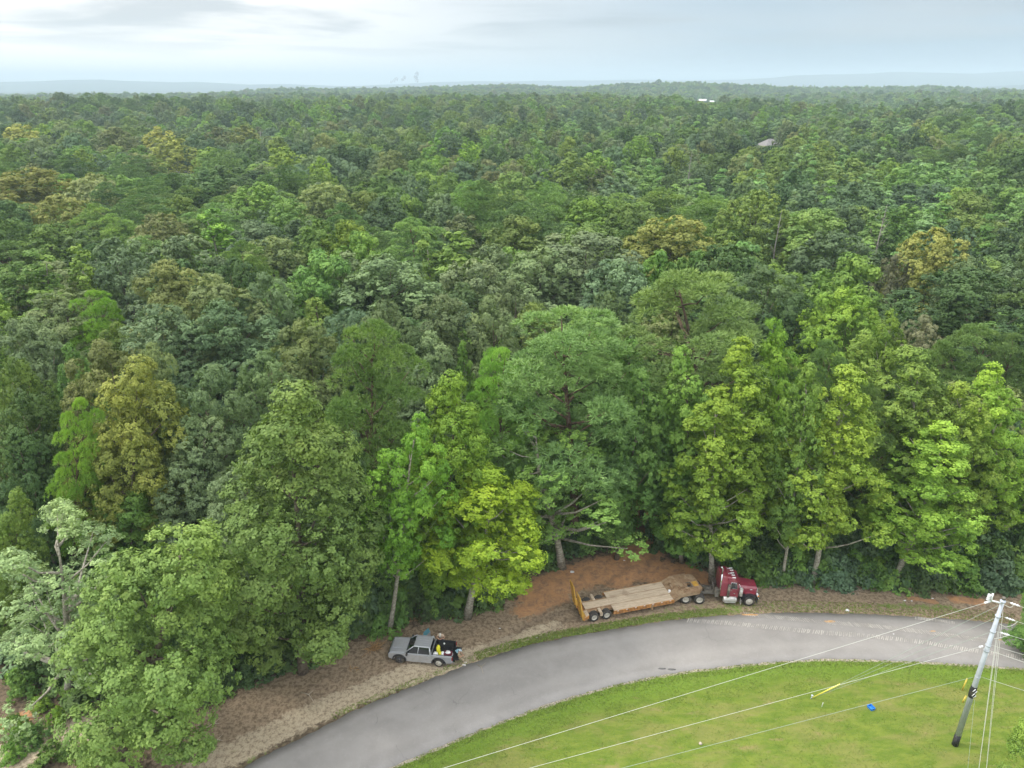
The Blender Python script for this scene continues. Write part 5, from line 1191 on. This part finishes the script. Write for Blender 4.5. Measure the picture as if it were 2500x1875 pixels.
mb = MB(); zb1 = zat(2364, 1688); mb.lathe([(.19, 0), (.21, .15), (.225, .45), (.20, .95), (.175, 1.0)], c=(0, 0, zb1 - .5), axis='Z', n=16); ks = mb.build('black_wrap', M['black_pl'], pole)
mb = MB()
for k, (dx, dzz) in enumerate(((-.10, .30), (.05, .12), (-.06, -.10), (.08, -.28))): mb.tube([(dx - .08, -.225, zb1 + dzz - .1), (dx + .06, -.23, zb1 + dzz + .12)], .028, 5)
mb.build('white_marking', M['ins'], ks)
brk = at_y(2419.5, 1466, PY - .3)
mb = MB(); mb.tube([(0, 0, zat(2443, 1473)), (brk.x - PX, -.3, brk.z)], [.07, .05], 8); mb.tube([(brk.x - PX, -.3, brk.z - .1), (brk.x - PX - .02, -.3, brk.z + .55)], .06, 8); mb.build('bracket_arm', M['ins'], pole)
mb = MB()
for k in range(4): mb.lathe([(.05, 0), (.12, .02), (.05, .08)], c=(brk.x - PX - .22, -.3, brk.z + .05 + .13 * k), axis='Z', n=10)
mb.build('stack_insulator', M['ins'], pole)
hts = [zat(2454, 1468), zat(2446, 1504), zat(2437, 1541), zat(2425, 1575), zat(2417, 1588), zat(2380, 1652)]
mb = MB()
for h in hts: mb.lathe([(.0, -.05), (.175, -.05), (.175, .05), (.0, .05)], c=(0, 0, h), axis='Z', n=14)
mb.build('wire_clamps', M['galv'], pole)
def wire(name, label, cat, grp, pts, rad, mat, sag=0.0, n=24, ins=None, parts=None):
    pts = [Vector(p) for p in pts]; a, b_ = pts[0], pts[-1]; P_ = []
    if len(pts) == 2:
        for i in range(n + 1): f = i / n; p = a.lerp(b_, f); p.z -= sag * 4 * f * (1 - f); P_.append(p)
    else: P_ = pts
    root = empty(name, tuple(a)); tag(root, label, cat, grp); q = [p - a for p in P_]
    m_ = MB(); m_.tube(q, rad, 5); m_.build('strand', mat, root)
    if ins:
        u = (P_[1] - P_[0]).normalized(); m_ = MB(); s0, s1 = ins; m_.tube([u * s0, u * (s0 + s1)], .045, 8)
        for k in range(int(s1 / .16)): c = u * (s0 + .08 + .16 * k); m_.tube([c, c + u * .05], .075, 8)
        m_.build('insulator', M['ins'], root)
    return root
GW = 'overhead wires of the steel pole'; GY = 'guy wires of the steel pole'
def beyond(a, b_, k=1.6): return a + (b_ - a) * k
# conductors to the lower left
a = Vector((brk.x, PY - .3, brk.z - .05)); e = at_z(1084, 1875, 12.6); wire('power_line', 'pale wire from the pole-top bracket, uppermost across the lawn', 'wire', GW, (a, beyond(a, e, 1.7)), .0105, M['wire'], ins=(.05, .5))
a = Vector((PX - .3, PY, zat(2404, 1577))); e = at_z(1294, 1875, 9.4); wire('power_line', 'pale wire across the lawn passing the tip of the yellow guy marker', 'wire', GW, (a, beyond(a, e, 1.7)), .0105, M['wire'], ins=(.05, .35))
a = Vector((PX - .3, PY, zat(2378, 1653))); e = at_z(1520, 1875, 6.3); wire('power_line', 'dull greenish cable across the lawn, lowest of the long wires', 'wire', GW, (a, beyond(a, e, 1.7)), .012, M['wire_d'])
# conductors leaving to the right
for (p0, p1, dzr, lb) in (((2454, 1468), (2500, 1483.5), -.1, 'topmost wire leaving the steel pole to the right'), ((2447, 1504), (2500, 1523), -.1, 'second wire from the top leaving the steel pole to the right'), ((2443, 1541), (2500, 1561.5), -.1, 'third wire from the top leaving the steel pole to the right'),
                        ((2427, 1575), (2500, 1598.6), -.1, 'fourth wire from the top leaving the steel pole to the right'), ((2417, 1588), (2500, 1616.6), -.1, 'thicker fifth wire leaving the steel pole to the right'), ((2382, 1652), (2500, 1686), -.1, 'lowest cable leaving the steel pole to the right')):
    z_ = zat(*p0); a = Vector((PX + .2, PY, z_)); e = at_z(*p1, z_ - .1); wire('power_line', lb, 'wire', GW, (a, beyond(a, e, 12)), .014 if 'thicker' in lb else .011, M['wire'], ins=(.25, .55) if p1[1] < 1570 else None)
# jumper loops
for (pts_, lb) in ((((2450, 1476), (2465, 1483), (2472, 1481), (2475, 1474)), 'small wire loop hanging beside the pole top'), (((2441, 1524), (2456, 1531), (2472, 1527), (2484, 1518)), 'larger wire loop hanging right of the pole'), (((2427, 1560), (2446, 1556), (2462, 1551)), 'short sloping jumper wire right of the pole')):
    q = [at_y(px, py, PY - .4) for px, py in pts_]; wire('jumper_wire', lb, 'wire', 'jumper wires on the steel pole', q, .015, M['wire'])
# guys down to the left anchor, with a yellow marker sleeve
anc = at_z(1978, 1706, 0); anc.z = 0
for (p0, lb) in (((2440, 1478), 'highest guy wire slanting to the anchor on the lawn'), ((2432, 1510), 'middle guy wire slanting to the anchor on the lawn'), ((2419, 1544), 'lowest guy wire slanting to the anchor on the lawn')):
    a = Vector((PX - .2, PY, zat(*p0))); wire('guy_wire', lb, 'guy wire', GY, (a, anc), .011, M['wire_d'])
a = Vector((PX - .2, PY, zat(2440, 1478))); u = (a - anc).normalized()
mb = MB(); mb.tube([(0, 0, 0), tuple(u * 2.7)], .045, 8); gy = mb.build('guy_marker', M['guy_y']); gy.location = anc + u * .25; tag(gy, 'bright yellow sleeve on the guy wires above the lawn anchor', 'guy marker')
mb = MB(); mb.cyl((0, 0, -.3), (.12, .02, .3), .03, n=8); mb.lathe([(.0, .28), (.09, .30), (.09, .36), (0, .38)], c=(.12, .02, 0), axis='Z', n=10); ao = mb.build('guy_anchor', M['galv']); ao.location = anc; tag(ao, 'steel anchor rod where the guy wires meet the lawn', 'anchor')
# guys straight down towards the viewer, from four heights to two anchors just out of the frame
def plane_anchor(px, py): return at_z(px, py, 0)
A1, A2 = plane_anchor(2381, 1942), plane_anchor(2402, 1942)
for (p0, A_, lb) in (((2432, 1559), A1, 'leftmost of the four guys dropping past the pole'), ((2437, 1540), A1, 'second from left of the four guys dropping past the pole'), ((2441, 1525), A2, 'third from left of the four guys dropping past the pole'), ((2450, 1485), A2, 'rightmost of the four guys dropping past the pole')):
    a = Vector((PX + .15, PY - .1, zat(*p0))); a.x = at_y(*p0, PY - .1).x; wire('guy_wire', lb, 'guy wire', GY, (a, A_), .012, M['wire'])
a = Vector((PX + .15, PY - .2, zat(2372, 1702))); wire('guy_wire', 'thin ground wire dropping beside the lower half of the pole', 'guy wire', GY, (a, plane_anchor(2360, 1905)), .010, M['wire_d'])
M['yp'] = pmat('faded_yellow_post', (.62, .48, .08), .6)
for (b0, t0, lb) in (((2349, 1685), (2361, 1657), 'taller yellow marker post left of the steel pole'), ((2350, 1714), (2358, 1700), 'shorter yellow marker post left of the steel pole')):
    g = at_z(*b0, 0); tt_ = at_y(*t0, g.y); mb = MB(); mb.tube([(0, 0, -.1), (tt_.x - g.x, 0, tt_.z)], .055, 8); mb.cyl((tt_.x - g.x, 0, tt_.z), (tt_.x - g.x, 0, tt_.z + .05), .06, .03, n=8); o = mb.build('marker_post', M['yp']); o.location = g; tag(o, lb, 'marker post', 'yellow marker posts by the pole')

# ================================================================== SMALL THINGS ON THE GROUND
M['blue'] = pmat('blue_plastic', (.02, .20, .62), .4); M['white_pl'] = pmat('white_plastic', (.78, .78, .78), .4, noise=.12, nscale=9); M['ybag'] = pmat('yellow_plastic_bag', (.80, .74, .04), .4, noise=.15, nscale=9)
M['redp'] = pmat('red_plastic', (.45, .03, .05), .4); M['dkred'] = pmat('dark_red_plastic', (.12, .02, .035), .45); M['ltblue'] = pmat('light_blue_plastic', (.30, .52, .62), .4)
M['rock'] = pmat('pale_rock', (.52, .45, .36), .9, noise=.3, nscale=8); M['drywood'] = pmat('dry_orange_brush', (.50, .30, .13), .85, noise=.4, nscale=6); M['drypale'] = pmat('dry_pale_wood', (.50, .42, .32), .85, noise=.3, nscale=6)
g = at_z(2126, 1730, 0); root = empty('plastic_crate', (g.x, g.y, .0), .35); tag(root, 'blue plastic crate lying on the lawn', 'crate')
mb = MB(); mb.box((0, 0, .03), (.36, .44, .05), bev=.01)
for s in (-1, 1): mb.box((s * .18, 0, .12), (.025, .44, .2), bev=.005, ry=s * .12); mb.box((0, s * .22, .12), (.36, .025, .2), bev=.005)
mb.build('shell', M['blue'], root); mb = MB(); mb.box((0, -.24, .16), (.14, .02, .05)); mb.build('handle_slot', M['liner'], root)
def blob(c, s, mat, name, seed, n=2, flat=.6):
    t_ = bmesh.new(); bmesh.ops.create_icosphere(t_, subdivisions=n, radius=1); r = random.Random(seed); ph = [r.uniform(0, 6) for _ in range(6)]
    for v in t_.verts:
        k = 1 + .16 * math.sin(3 * v.co.x + ph[0]) + .16 * math.sin(4 * v.co.y + ph[1]) + .12 * math.sin(6 * v.co.z + ph[2]) + r.uniform(-.05, .05)
        v.co = Vector((v.co.x * s[0] * k, v.co.y * s[1] * k, max(v.co.z, -.85) * s[2] * k))
    for f in t_.faces: f.smooth = True
    me = bpy.data.meshes.new(name); t_.to_mesh(me); t_.free(); o = link(name, me, None, mat); o.location = c; return o
g = at_z(1710, 1815, .1); o = blob(g, (.14, .12, .10), M['rock'], 'rock', 3); tag(o, 'small pale rock alone on the lower lawn', 'rock')
for i, (px, py, sz, lb) in enumerate([(1036, 1614, .10, 'white scrap on the sand under the pickup side'), (2068, 1490, .16, 'white litter at the far road edge behind the lawn guy wires'), (1220, 1534, .06, 'tiny white scrap on dirt between pickup and trailer'), (1310, 1556, .05, 'white speck of litter beside the grass verge'),
                                      (2209, 1466, .08, 'left one of two white scraps under the hedge'), (2226, 1467, .07, 'right one of two white scraps under the hedge'), (2277, 1461, .07, 'white scrap right of the pair under the hedge'), (1397, 1396, .16, 'white litter at the top edge of the clay patch'), (2181, 1549, .10, 'white scrap lying on the road between tread marks'), (1524, 1368, .08, 'pale scrap on the clay at the foot of the track')]):
    g = at_z(px, py, .06 if py < 1530 and px > 2100 else .03); o = blob(g, (sz * 1.3, sz * .8, sz * .5), M['white_pl'], 'litter', 20 + i); tag(o, lb, 'litter', 'white litter on the ground')
g = at_z(2006, 1726, 0); mb = MB(); mb.tube([(0, 0, -.1), (.03, 0, .45)], .02, 6); mb.box((.03, 0, .40), (.05, .02, .12)); o = mb.build('survey_stake', M['white_pl']); o.location = g; tag(o, 'thin white stake standing in the lawn below the guy anchor', 'stake')
# cut branches: sprays of thin dry stalks
def brush(c, n, L_, mat, label, seed, up_=.35, name='brush_pile'):
    r = random.Random(seed); mb = MB()
    for i in range(n):
        a = r.uniform(0, 6.28); o = Vector((r.uniform(-.4, .4), r.uniform(-.3, .3), .03)); l_ = L_ * r.uniform(.4, 1); e = o + Vector((math.cos(a) * l_, math.sin(a) * l_ * .8, l_ * r.uniform(0, up_)))
        mb.tube([o, o.lerp(e, .5) + Vector((0, 0, r.uniform(0, .15))), e], [.022, .018, .007], 4)
    o = mb.build(name, mat); o.location = c; tag(o, label, 'brush pile', 'cut brush lying on the verge'); return o
brush(at_z(913, 1585, 0), 46, 1.25, M['drywood'], 'spray of dry orange stalks left of the silver pickup', 1, .7)
brush(at_z(1003, 1512, 0), 30, .9, M['drywood'], 'dry reddish cut brush in the shade behind the pickup hood', 2, .3)
brush(at_z(865, 1633, 0), 10, .5, M['drywood'], 'small orange wood chips on the dark bank', 3, .1); brush(at_z(2080, 1442, 0), 16, 1.3, M['drypale'], 'pale cut sticks lying right of the red truck', 4, .08); brush(at_z(2030, 1434, 0), 12, 1.2, M['drypale'], 'pale twigs scattered in front of the red truck', 5, .08)
for i, (p0, p1, rd_, lb) in enumerate([((735, 1690), (765, 1712), .05, 'bent dead branch on the bank above the sand'), ((500, 1778), (535, 1766), .04, 'pale fallen stick at the bottom left bank'), ((20, 1760), (90, 1752), .05, 'pale fallen log on the cleared ground far left'), ((505, 1815), (545, 1808), .035, 'thin fallen stick beside the corner tree'), ((1165, 1622), (1180, 1646), .03, 'dark curved twig right of the pickup')]):
    a, b_ = at_z(*p0, .05), at_z(*p1, .05); m_ = a.lerp(b_, .5) + Vector((.1, .15, .08)); mb = MB(); mb.tube([Vector((0, 0, 0)), m_ - a, b_ - a], [rd_, rd_ * .8, rd_ * .4], 6); mb.tube([m_ - a, m_ - a + Vector((.35, .5, .06))], [rd_ * .6, rd_ * .2], 5)
    o = mb.build('fallen_branch', M['drypale']); o.location = a; tag(o, lb, 'branch', 'fallen branches on the verge')

# ------------------------------------------------------------------ load in the pickup bed
def top_thing(o, p, label, cat, grp=None, rz=0): o.location = p; o.rotation_euler = (0, 0, PA + rz); tag(o, label, cat, grp)
o = blob((0, 0, 0), (.20, .15, .40), M['ybag'], 'bag', 1, 3); top_thing(o, on_truck(-1.52, .10, 1.10), 'bright yellow bag standing in the pickup bed', 'bag', None)
o = blob((0, 0, 0), (.19, .17, .20), M['white_pl'], 'bag', 2, 3); top_thing(o, on_truck(-1.36, .52, 1.00), 'white bag in the bed corner behind the pickup cab', 'bag', 'bags in the pickup bed')
o = blob((0, 0, 0), (.17, .16, .18), M['ybag'], 'bag', 5, 3); top_thing(o, on_truck(-1.72, .42, .93), 'small dull yellow bag between two white bags', 'bag', 'bags in the pickup bed')
o = blob((0, 0, 0), (.19, .17, .21), M['white_pl'], 'bag', 3, 3); top_thing(o, on_truck(-1.97, .55, 1.02), 'white bag beside the dark red cooler', 'bag', 'bags in the pickup bed')
cl = empty('cooler'); top_thing(cl, on_truck(-2.42, .48, .745), 'dark red cooler with pink-and-white bundle on top in the bed', 'cooler')
mb = MB(); mb.box((0, 0, .21), (.66, .44, .42), bev=.04); mb.build('shell', M['dkred'], cl); mb = MB(); mb.box((0, 0, .45), (.68, .46, .06), bev=.02); mb.build('lid', M['dkred'], cl); mb = MB(); mb.tube([(-.34, -.2, .3), (-.40, 0, .3), (-.34, .2, .3)], .02, 6); mb.build('handle', M['white_pl'], cl)
o = blob((0, 0, 0), (.25, .14, .09), M['white_pl'], 'cloth_bundle', 8, 3); top_thing(o, on_truck(-2.42, .50, 1.28), 'white bundle lying on the red cooler', 'bundle')
tb = empty('toolbox'); top_thing(tb, on_truck(-2.05, -.52, .745), 'long black toolbox along the far side of the bed', 'toolbox'); mb = MB(); mb.box((0, 0, .19), (1.2, .40, .38), bev=.04); mb.build('shell', M['black_pl'], tb); mb = MB(); mb.box((0, 0, .40), (1.24, .43, .06), bev=.02); mb.build('lid', M['liner'], tb)
o = blob((0, 0, 0), (.09, .07, .06), M['white_pl'], 'cup', 12, 2); top_thing(o, on_truck(-1.88, -.48, 1.24), 'small white bag on the black toolbox', 'bag')
o = blob((0, 0, 0), (.20, .22, .16), M['ltblue'], 'bag', 9, 3); top_thing(o, on_truck(-3.12, -.08, .93), 'light blue bag on the lowered tailgate', 'bag')

# ================================================================== PEOPLE
M['skin'] = pmat('skin', (.52, .29, .19), .55, noise=.1, nscale=5); M['camo'] = pmat('tan_camouflage_cloth', (.40, .32, .21), .9, col2=(.20, .17, .10), nscale=7); M['tan'] = pmat('tan_shirt', (.62, .46, .33), .9, noise=.15, nscale=6)
M['jean'] = pmat('dark_trousers', (.07, .08, .10), .9, noise=.2, nscale=8); M['hat'] = pmat('pale_cap', (.62, .58, .52), .8); M['hatb'] = pmat('blue_white_cap', (.24, .38, .48), .8, col2=(.75, .75, .72), nscale=14); M['shoe'] = pmat('white_shoe', (.72, .70, .66), .6); M['boot'] = pmat('brown_boot', (.10, .07, .05), .8); M['hair'] = pmat('brown_hair', (.05, .035, .025), .9)
def skin_obj(name, V, E, Rr, mat, parent, root_i=0, sub=2):
    me = bpy.data.meshes.new(name); me.from_pydata([tuple(v) for v in V], E, []); o = link(name, me, parent, mat)
    md = o.modifiers.new('skin', 'SKIN'); md.use_smooth_shade = True; sv = me.skin_vertices[0].data if me.skin_vertices else None
    if sv is None:
        bm_ = bmesh.new(); bm_.from_mesh(me); bm_.verts.layers.skin.verify(); bm_.to_mesh(me); bm_.free(); sv = me.skin_vertices[0].data
    for i, r in enumerate(Rr): sv[i].radius = (r, r) if not isinstance(r, tuple) else r; sv[i].use_root = (i == root_i)
    ss = o.modifiers.new('sub', 'SUBSURF'); ss.levels = sub; ss.render_levels = sub; return o
def person(loc, rz, J, shirt, trousers, hat, shoes, label, short_sleeve=True):
    """J: joints in the person's own space, x forward, y left; keys pelvis chest neck head, sh/el/wr L R, hip/kn/an/toe L R"""
    root = empty('person', loc, rz); tag(root, label, 'person'); J = {k: Vector(v) for k, v in J.items()}
    V, E, Rr = [], [], []
    def add(p, r, par=None):
        V.append(p); Rr.append(r)
        if par is not None: E.append((par, len(V) - 1))
        return len(V) - 1
    pv = add(J['pelvis'], .135); ch = add(J['pelvis'].lerp(J['chest'], .55), .13, pv); c2 = add(J['chest'], .15, ch); nk = add(J['neck'], .06, c2)
    hd = J['head']; up_ = (hd - J['neck']).normalized(); f = Vector(J['face']).normalized()
    jw = add(hd - up_ * .055 + f * .012, .072, nk); mid = add(hd + up_ * .02, .095, jw); add(hd + up_ * .095, .072, mid); add(hd + f * .112 - up_ * .012, .014, mid)          # nose
    for s, S in ((1, 'L'), (-1, 'R')):
        sh_ = add(J['sh' + S], .062, c2); el = add(J['el' + S], .043, sh_); wr = add(J['wr' + S], .028, el); d = (J['wr' + S] - J['el' + S]).normalized(); sd = d.cross(Vector((0, 0, 1))).normalized() * .018
        pm = add(J['wr' + S] + d * .06, .030, wr)
        for k in range(4):
            b_ = add(J['wr' + S] + d * .105 + sd * (k - 1.5), .011, pm); add(J['wr' + S] + d * (.15 + (.012 if k in (1, 2) else 0)) + sd * (k - 1.5) * 1.15 + Vector((0, 0, -.015)), .009, b_)
        th = add(J['wr' + S] + d * .055 + sd * 2.3, .012, wr); add(J['wr' + S] + d * .095 + sd * 2.9, .009, th)
        hp = add(J['hip' + S], .088, pv); kn = add(J['kn' + S], .058, hp); an = add(J['an' + S], .038, kn); add(J['toe' + S], .032, an)
    skin_obj('body', V, E, Rr, M['skin'], root)
    V, E, Rr = [], [], []; pv = add(J['pelvis'] + Vector((0, 0, .02)), .15); ch = add(J['pelvis'].lerp(J['chest'], .55), .148, pv); c2 = add(J['chest'], .170, ch); add(J['chest'].lerp(J['neck'], .6), .085, c2)
    for S in 'LR': sh_ = add(J['sh' + S], .078, c2); add(J['sh' + S].lerp(J['el' + S], .62 if short_sleeve else 1), .064, sh_)
    skin_obj('shirt', V, E, Rr, shirt, root)
    V, E, Rr = [], [], []; pv = add(J['pelvis'] - Vector((0, 0, .02)), .155)
    for S in 'LR': hp = add(J['hip' + S], .102, pv); kn = add(J['kn' + S], .078, hp); add(J['an' + S].lerp(J['kn' + S], .08), .062, kn)
    skin_obj('trousers', V, E, Rr, trousers, root)
    hb2 = MB(); q = up_.to_track_quat('Z', 'Y'); prof_ = [(.112, .0), (.115, .05), (.095, .10), (.05, .135), (.01, .142)]; rings = []
    for r, a in prof_: rings.append([hd + up_ * .03 + q @ Vector((r * math.cos(k * math.pi / 7), r * math.sin(k * math.pi / 7), a)) for k in range(14)])
    hb2.loft(rings, smooth=True); ff = (f - up_ * f.dot(up_)).normalized(); sdv = up_.cross(ff); c = hd + up_ * .035 + ff * .10
    hb2.loft([[c - sdv * .08, c + sdv * .08, c + sdv * .08 + up_ * .012, c - sdv * .08 + up_ * .012], [c - sdv * .05 + ff * .09, c + sdv * .05 + ff * .09, c + sdv * .05 + ff * .09 + up_ * .01, c - sdv * .05 + ff * .09 + up_ * .01]]); hb2.build('cap', hat, root)
    hr = MB(); hr.loft([[hd - up_ * .06 - ff * .06 + q @ Vector((.06 * math.cos(k * math.pi / 4), .06 * math.sin(k * math.pi / 4), 0)) for k in range(8)], [hd + up_ * .04 - ff * .03 + q @ Vector((.095 * math.cos(k * math.pi / 4), .095 * math.sin(k * math.pi / 4), 0)) for k in range(8)]], smooth=True); hr.build('hair', M['hair'], root)
    for S in 'LR':
        a, b_ = J['an' + S], J['toe' + S]; sm = MB(); d = (b_ - a); d.z = 0; d = d.normalized(); yaw = math.atan2(d.y, d.x); sm.box((a.x + d.x * .07, a.y + d.y * .07, b_.z - .005), (.29, .105, .085), bev=.03, rz=yaw); sm.box((a.x, a.y, a.z - .01), (.12, .10, .12), bev=.03, rz=yaw); sm.build('shoe', shoes, root)
    return root
# man at the far side of the bed, head bowed, forearms on the rail
p = on_truck(-1.42, -1.30, 0)
person((p.x, p.y, 0), PA + R_(90), dict(pelvis=(-.14, 0, .98), chest=(.02, 0, 1.36), neck=(.10, 0, 1.52), head=(.20, 0, 1.62), face=(.75, 0, -.65), shL=(.02, .19, 1.45), elL=(.16, .34, 1.24), wrL=(.33, .14, 1.27), shR=(.02, -.19, 1.45), elR=(.16, -.34, 1.24), wrR=(.33, -.14, 1.27),
       hipL=(-.14, .10, .93), knL=(-.06, .12, .50), anL=(-.10, .13, .09), toeL=(.04, .14, .045), hipR=(-.14, -.10, .93), knR=(-.10, -.12, .50), anR=(-.22, -.13, .09), toeR=(-.08, -.14, .045)), M['tan'], M['jean'], M['hat'], M['boot'], 'person in tan shirt and pale cap bent over the far bed rail')
# man sitting on the tailgate corner, legs stretched to the ground
hp_ = on_truck(-3.33, .42, 0); ft_ = at_z(1134.6, 1621.7, 0); dv = (ft_ - hp_); dv.z = 0; yaw = math.atan2(dv.y, dv.x); dl_ = dv.length
person((hp_.x, hp_.y, 0), yaw, dict(pelvis=(0, 0, .86), chest=(.0, 0, 1.22), neck=(.03, 0, 1.37), head=(.07, 0, 1.48), face=(.85, 0, -.5), shL=(.0, .19, 1.30), elL=(.10, .27, 1.03), wrL=(.30, .10, .98), shR=(.0, -.19, 1.30), elR=(.10, -.27, 1.03), wrR=(.30, -.08, 1.00),
       hipL=(.08, .10, .84), knL=(.42, .13, .60), anL=(dl_ * .86, .12, .10), toeL=(dl_ + .10, .14, .05), hipR=(.08, -.10, .84), knR=(.40, -.13, .57), anR=(dl_ * .74, -.10, .10), toeR=(dl_ * .9, -.12, .05)), M['camo'], M['camo'], M['hatb'], M['shoe'], 'person in tan camouflage and white shoes sitting on the tailgate corner', short_sleeve=True)

# ================================================================== HOUSES AND POLE IN THE DISTANT WOODS
M['roofg'] = pmat('grey_shingles', (.22, .21, .205), .9, noise=.2, nscale=1.5); M['wallw'] = pmat('white_siding', (.74, .73, .70), .7); M['wallb'] = pmat('tan_brick', (.36, .25, .19), .9, noise=.2, nscale=3); M['metroof'] = pmat('white_metal_roof', (.80, .81, .82), .4)
def house(c, rz, Lx, Ly, Hw, Hr, wall, roof, label, hip=True, base=0.0):
    root = empty('house', (c[0], c[1], base), rz); tag(root, label, 'house'); w_ = MB(); w_.box((0, 0, Hw / 2), (Lx, Ly, Hw)); w_.build('wall', wall, root)
    e = .5; r_ = MB(); k = Ly / 2 if hip else -.01
    zt_ = Hw + Hr; A_ = [(-Lx / 2 - e, -Ly / 2 - e, Hw), (Lx / 2 + e, -Ly / 2 - e, Hw), (Lx / 2 + e, Ly / 2 + e, Hw), (-Lx / 2 - e, Ly / 2 + e, Hw), (-Lx / 2 + k - (0 if hip else e), 0, zt_), (Lx / 2 - k + (0 if hip else e), 0, zt_)]
    A_ += [(x, y, Hw - .15) for x, y, z in A_[:4]]
    r_.add(A_, [(0, 1, 5, 4), (2, 3, 4, 5), (1, 2, 5), (3, 0, 4), (0, 1, 7, 6), (1, 2, 8, 7), (2, 3, 9, 8), (3, 0, 6, 9), (6, 7, 8, 9)]); ro = r_.build('roof', roof, root)
    fc = MB(); fc.box((0, -Ly / 2 - e - .03, Hw - .10), (Lx + 2 * e, .06, .28)); fc.box((-Lx / 2 - e - .03, 0, Hw - .10), (.06, Ly + 2 * e, .28)); fc.build('fascia', M['wallw'], ro)
    for s in (-.3, .0, .3):
        wn = MB(); wn.box((s * Lx, -Ly / 2 - .01, Hw * .68), (1.1, .06, 1.4)); wo = wn.build('window', M['glass'], root); f_ = MB()
        for dx_ in (-.6, .6): f_.box((s * Lx + dx_, -Ly / 2 - .05, Hw * .68), (.1, .08, 1.6))
        f_.box((s * Lx, -Ly / 2 - .05, Hw * .68 + .78), (1.3, .08, .12)); f_.box((s * Lx, -Ly / 2 - .05, Hw * .68 - .78), (1.3, .08, .12)); f_.build('frame', M['wallw'], wo)
    dr_ = MB(); dr_.box((.15 * Lx, -Ly / 2 - .02, 1.05), (1.0, .08, 2.1)); dr_.build('door', M['wallb'], root)
    return root

for (px, py, h), rz, Lx, Ly, Hw, Hr, wl_, rf_, lb, hp in HSPEC: c = land(px, py, h); house((c.x, c.y), R_(rz), Lx, Ly, Hw, Hr, M[wl_], M[rf_], lb, hip=hp, base=c.z - h)
c = land(635, 321, 20); root = empty('utility_pole', (c.x, c.y, tz(c.x, c.y))); tag(root, 'distant wooden utility pole among the left treetops', 'utility pole')
mb = MB(); mb.cyl((0, 0, 0), (0, 0, 20), .24, .15, n=10); mb.build('shaft', M['dead'], root); mb = MB(); mb.box((0, 0, 19.2), (3.4, .2, .2)); mb.build('crossarm', M['dead'], root)
# faint smoke rising at the horizon: puffs of thin volume
sm = bpy.data.materials.new('grey_smoke'); sm.use_nodes = True; t = sm.node_tree; t.nodes.clear(); o_ = N(t, 'ShaderNodeOutputMaterial'); v = N(t, 'ShaderNodeVolumePrincipled'); v.inputs['Color'].default_value = (.36, .40, .45, 1); v.inputs['Density'].default_value = .05; t.links.new(v.outputs[0], o_.inputs['Volume'])
bm_ = bmesh.new(); r = random.Random(2)
for (px, py, s) in ((1018, 180, 9), (1015, 188, 10), (1018, 196, 8), (988, 190, 8), (983, 194, 7), (968, 193, 8), (962, 197, 6), (955, 200, 6)):
    c = at_y(px, py, 4200); q = bmesh.ops.create_icosphere(bm_, subdivisions=2, radius=s * 1.15); 
    for vv in q['verts']: vv.co = Vector((vv.co.x * 1.1, vv.co.y * 1.2, vv.co.z * 1.25)) * r.uniform(.9, 1.1) + c
me = bpy.data.meshes.new('smoke'); bm_.to_mesh(me); bm_.free(); so = link('smoke', me, None, sm); tag(so, 'faint grey smoke puffs rising over the horizon left of centre', 'smoke', kind='stuff')
# ================================================================== HAZE: one box of thin pale air round everything
hb = MB(); hb.box((0, 6300, 45), (27400, 15400, 330)); hm = bpy.data.materials.new('thin_haze'); hm.use_nodes = True; t = hm.node_tree; t.nodes.clear()
o = N(t, 'ShaderNodeOutputMaterial'); v = N(t, 'ShaderNodeVolumePrincipled'); v.inputs['Color'].default_value = (.61, .74, .85, 1); v.inputs['Density'].default_value = HAZE_D; v.inputs['Anisotropy'].default_value = 0.0
t.links.new(v.outputs[0], o.inputs['Volume']); hz = hb.build('haze', hm); tag(hz, 'thin pale blue haze hanging over the distant woods', 'haze', kind='stuff')
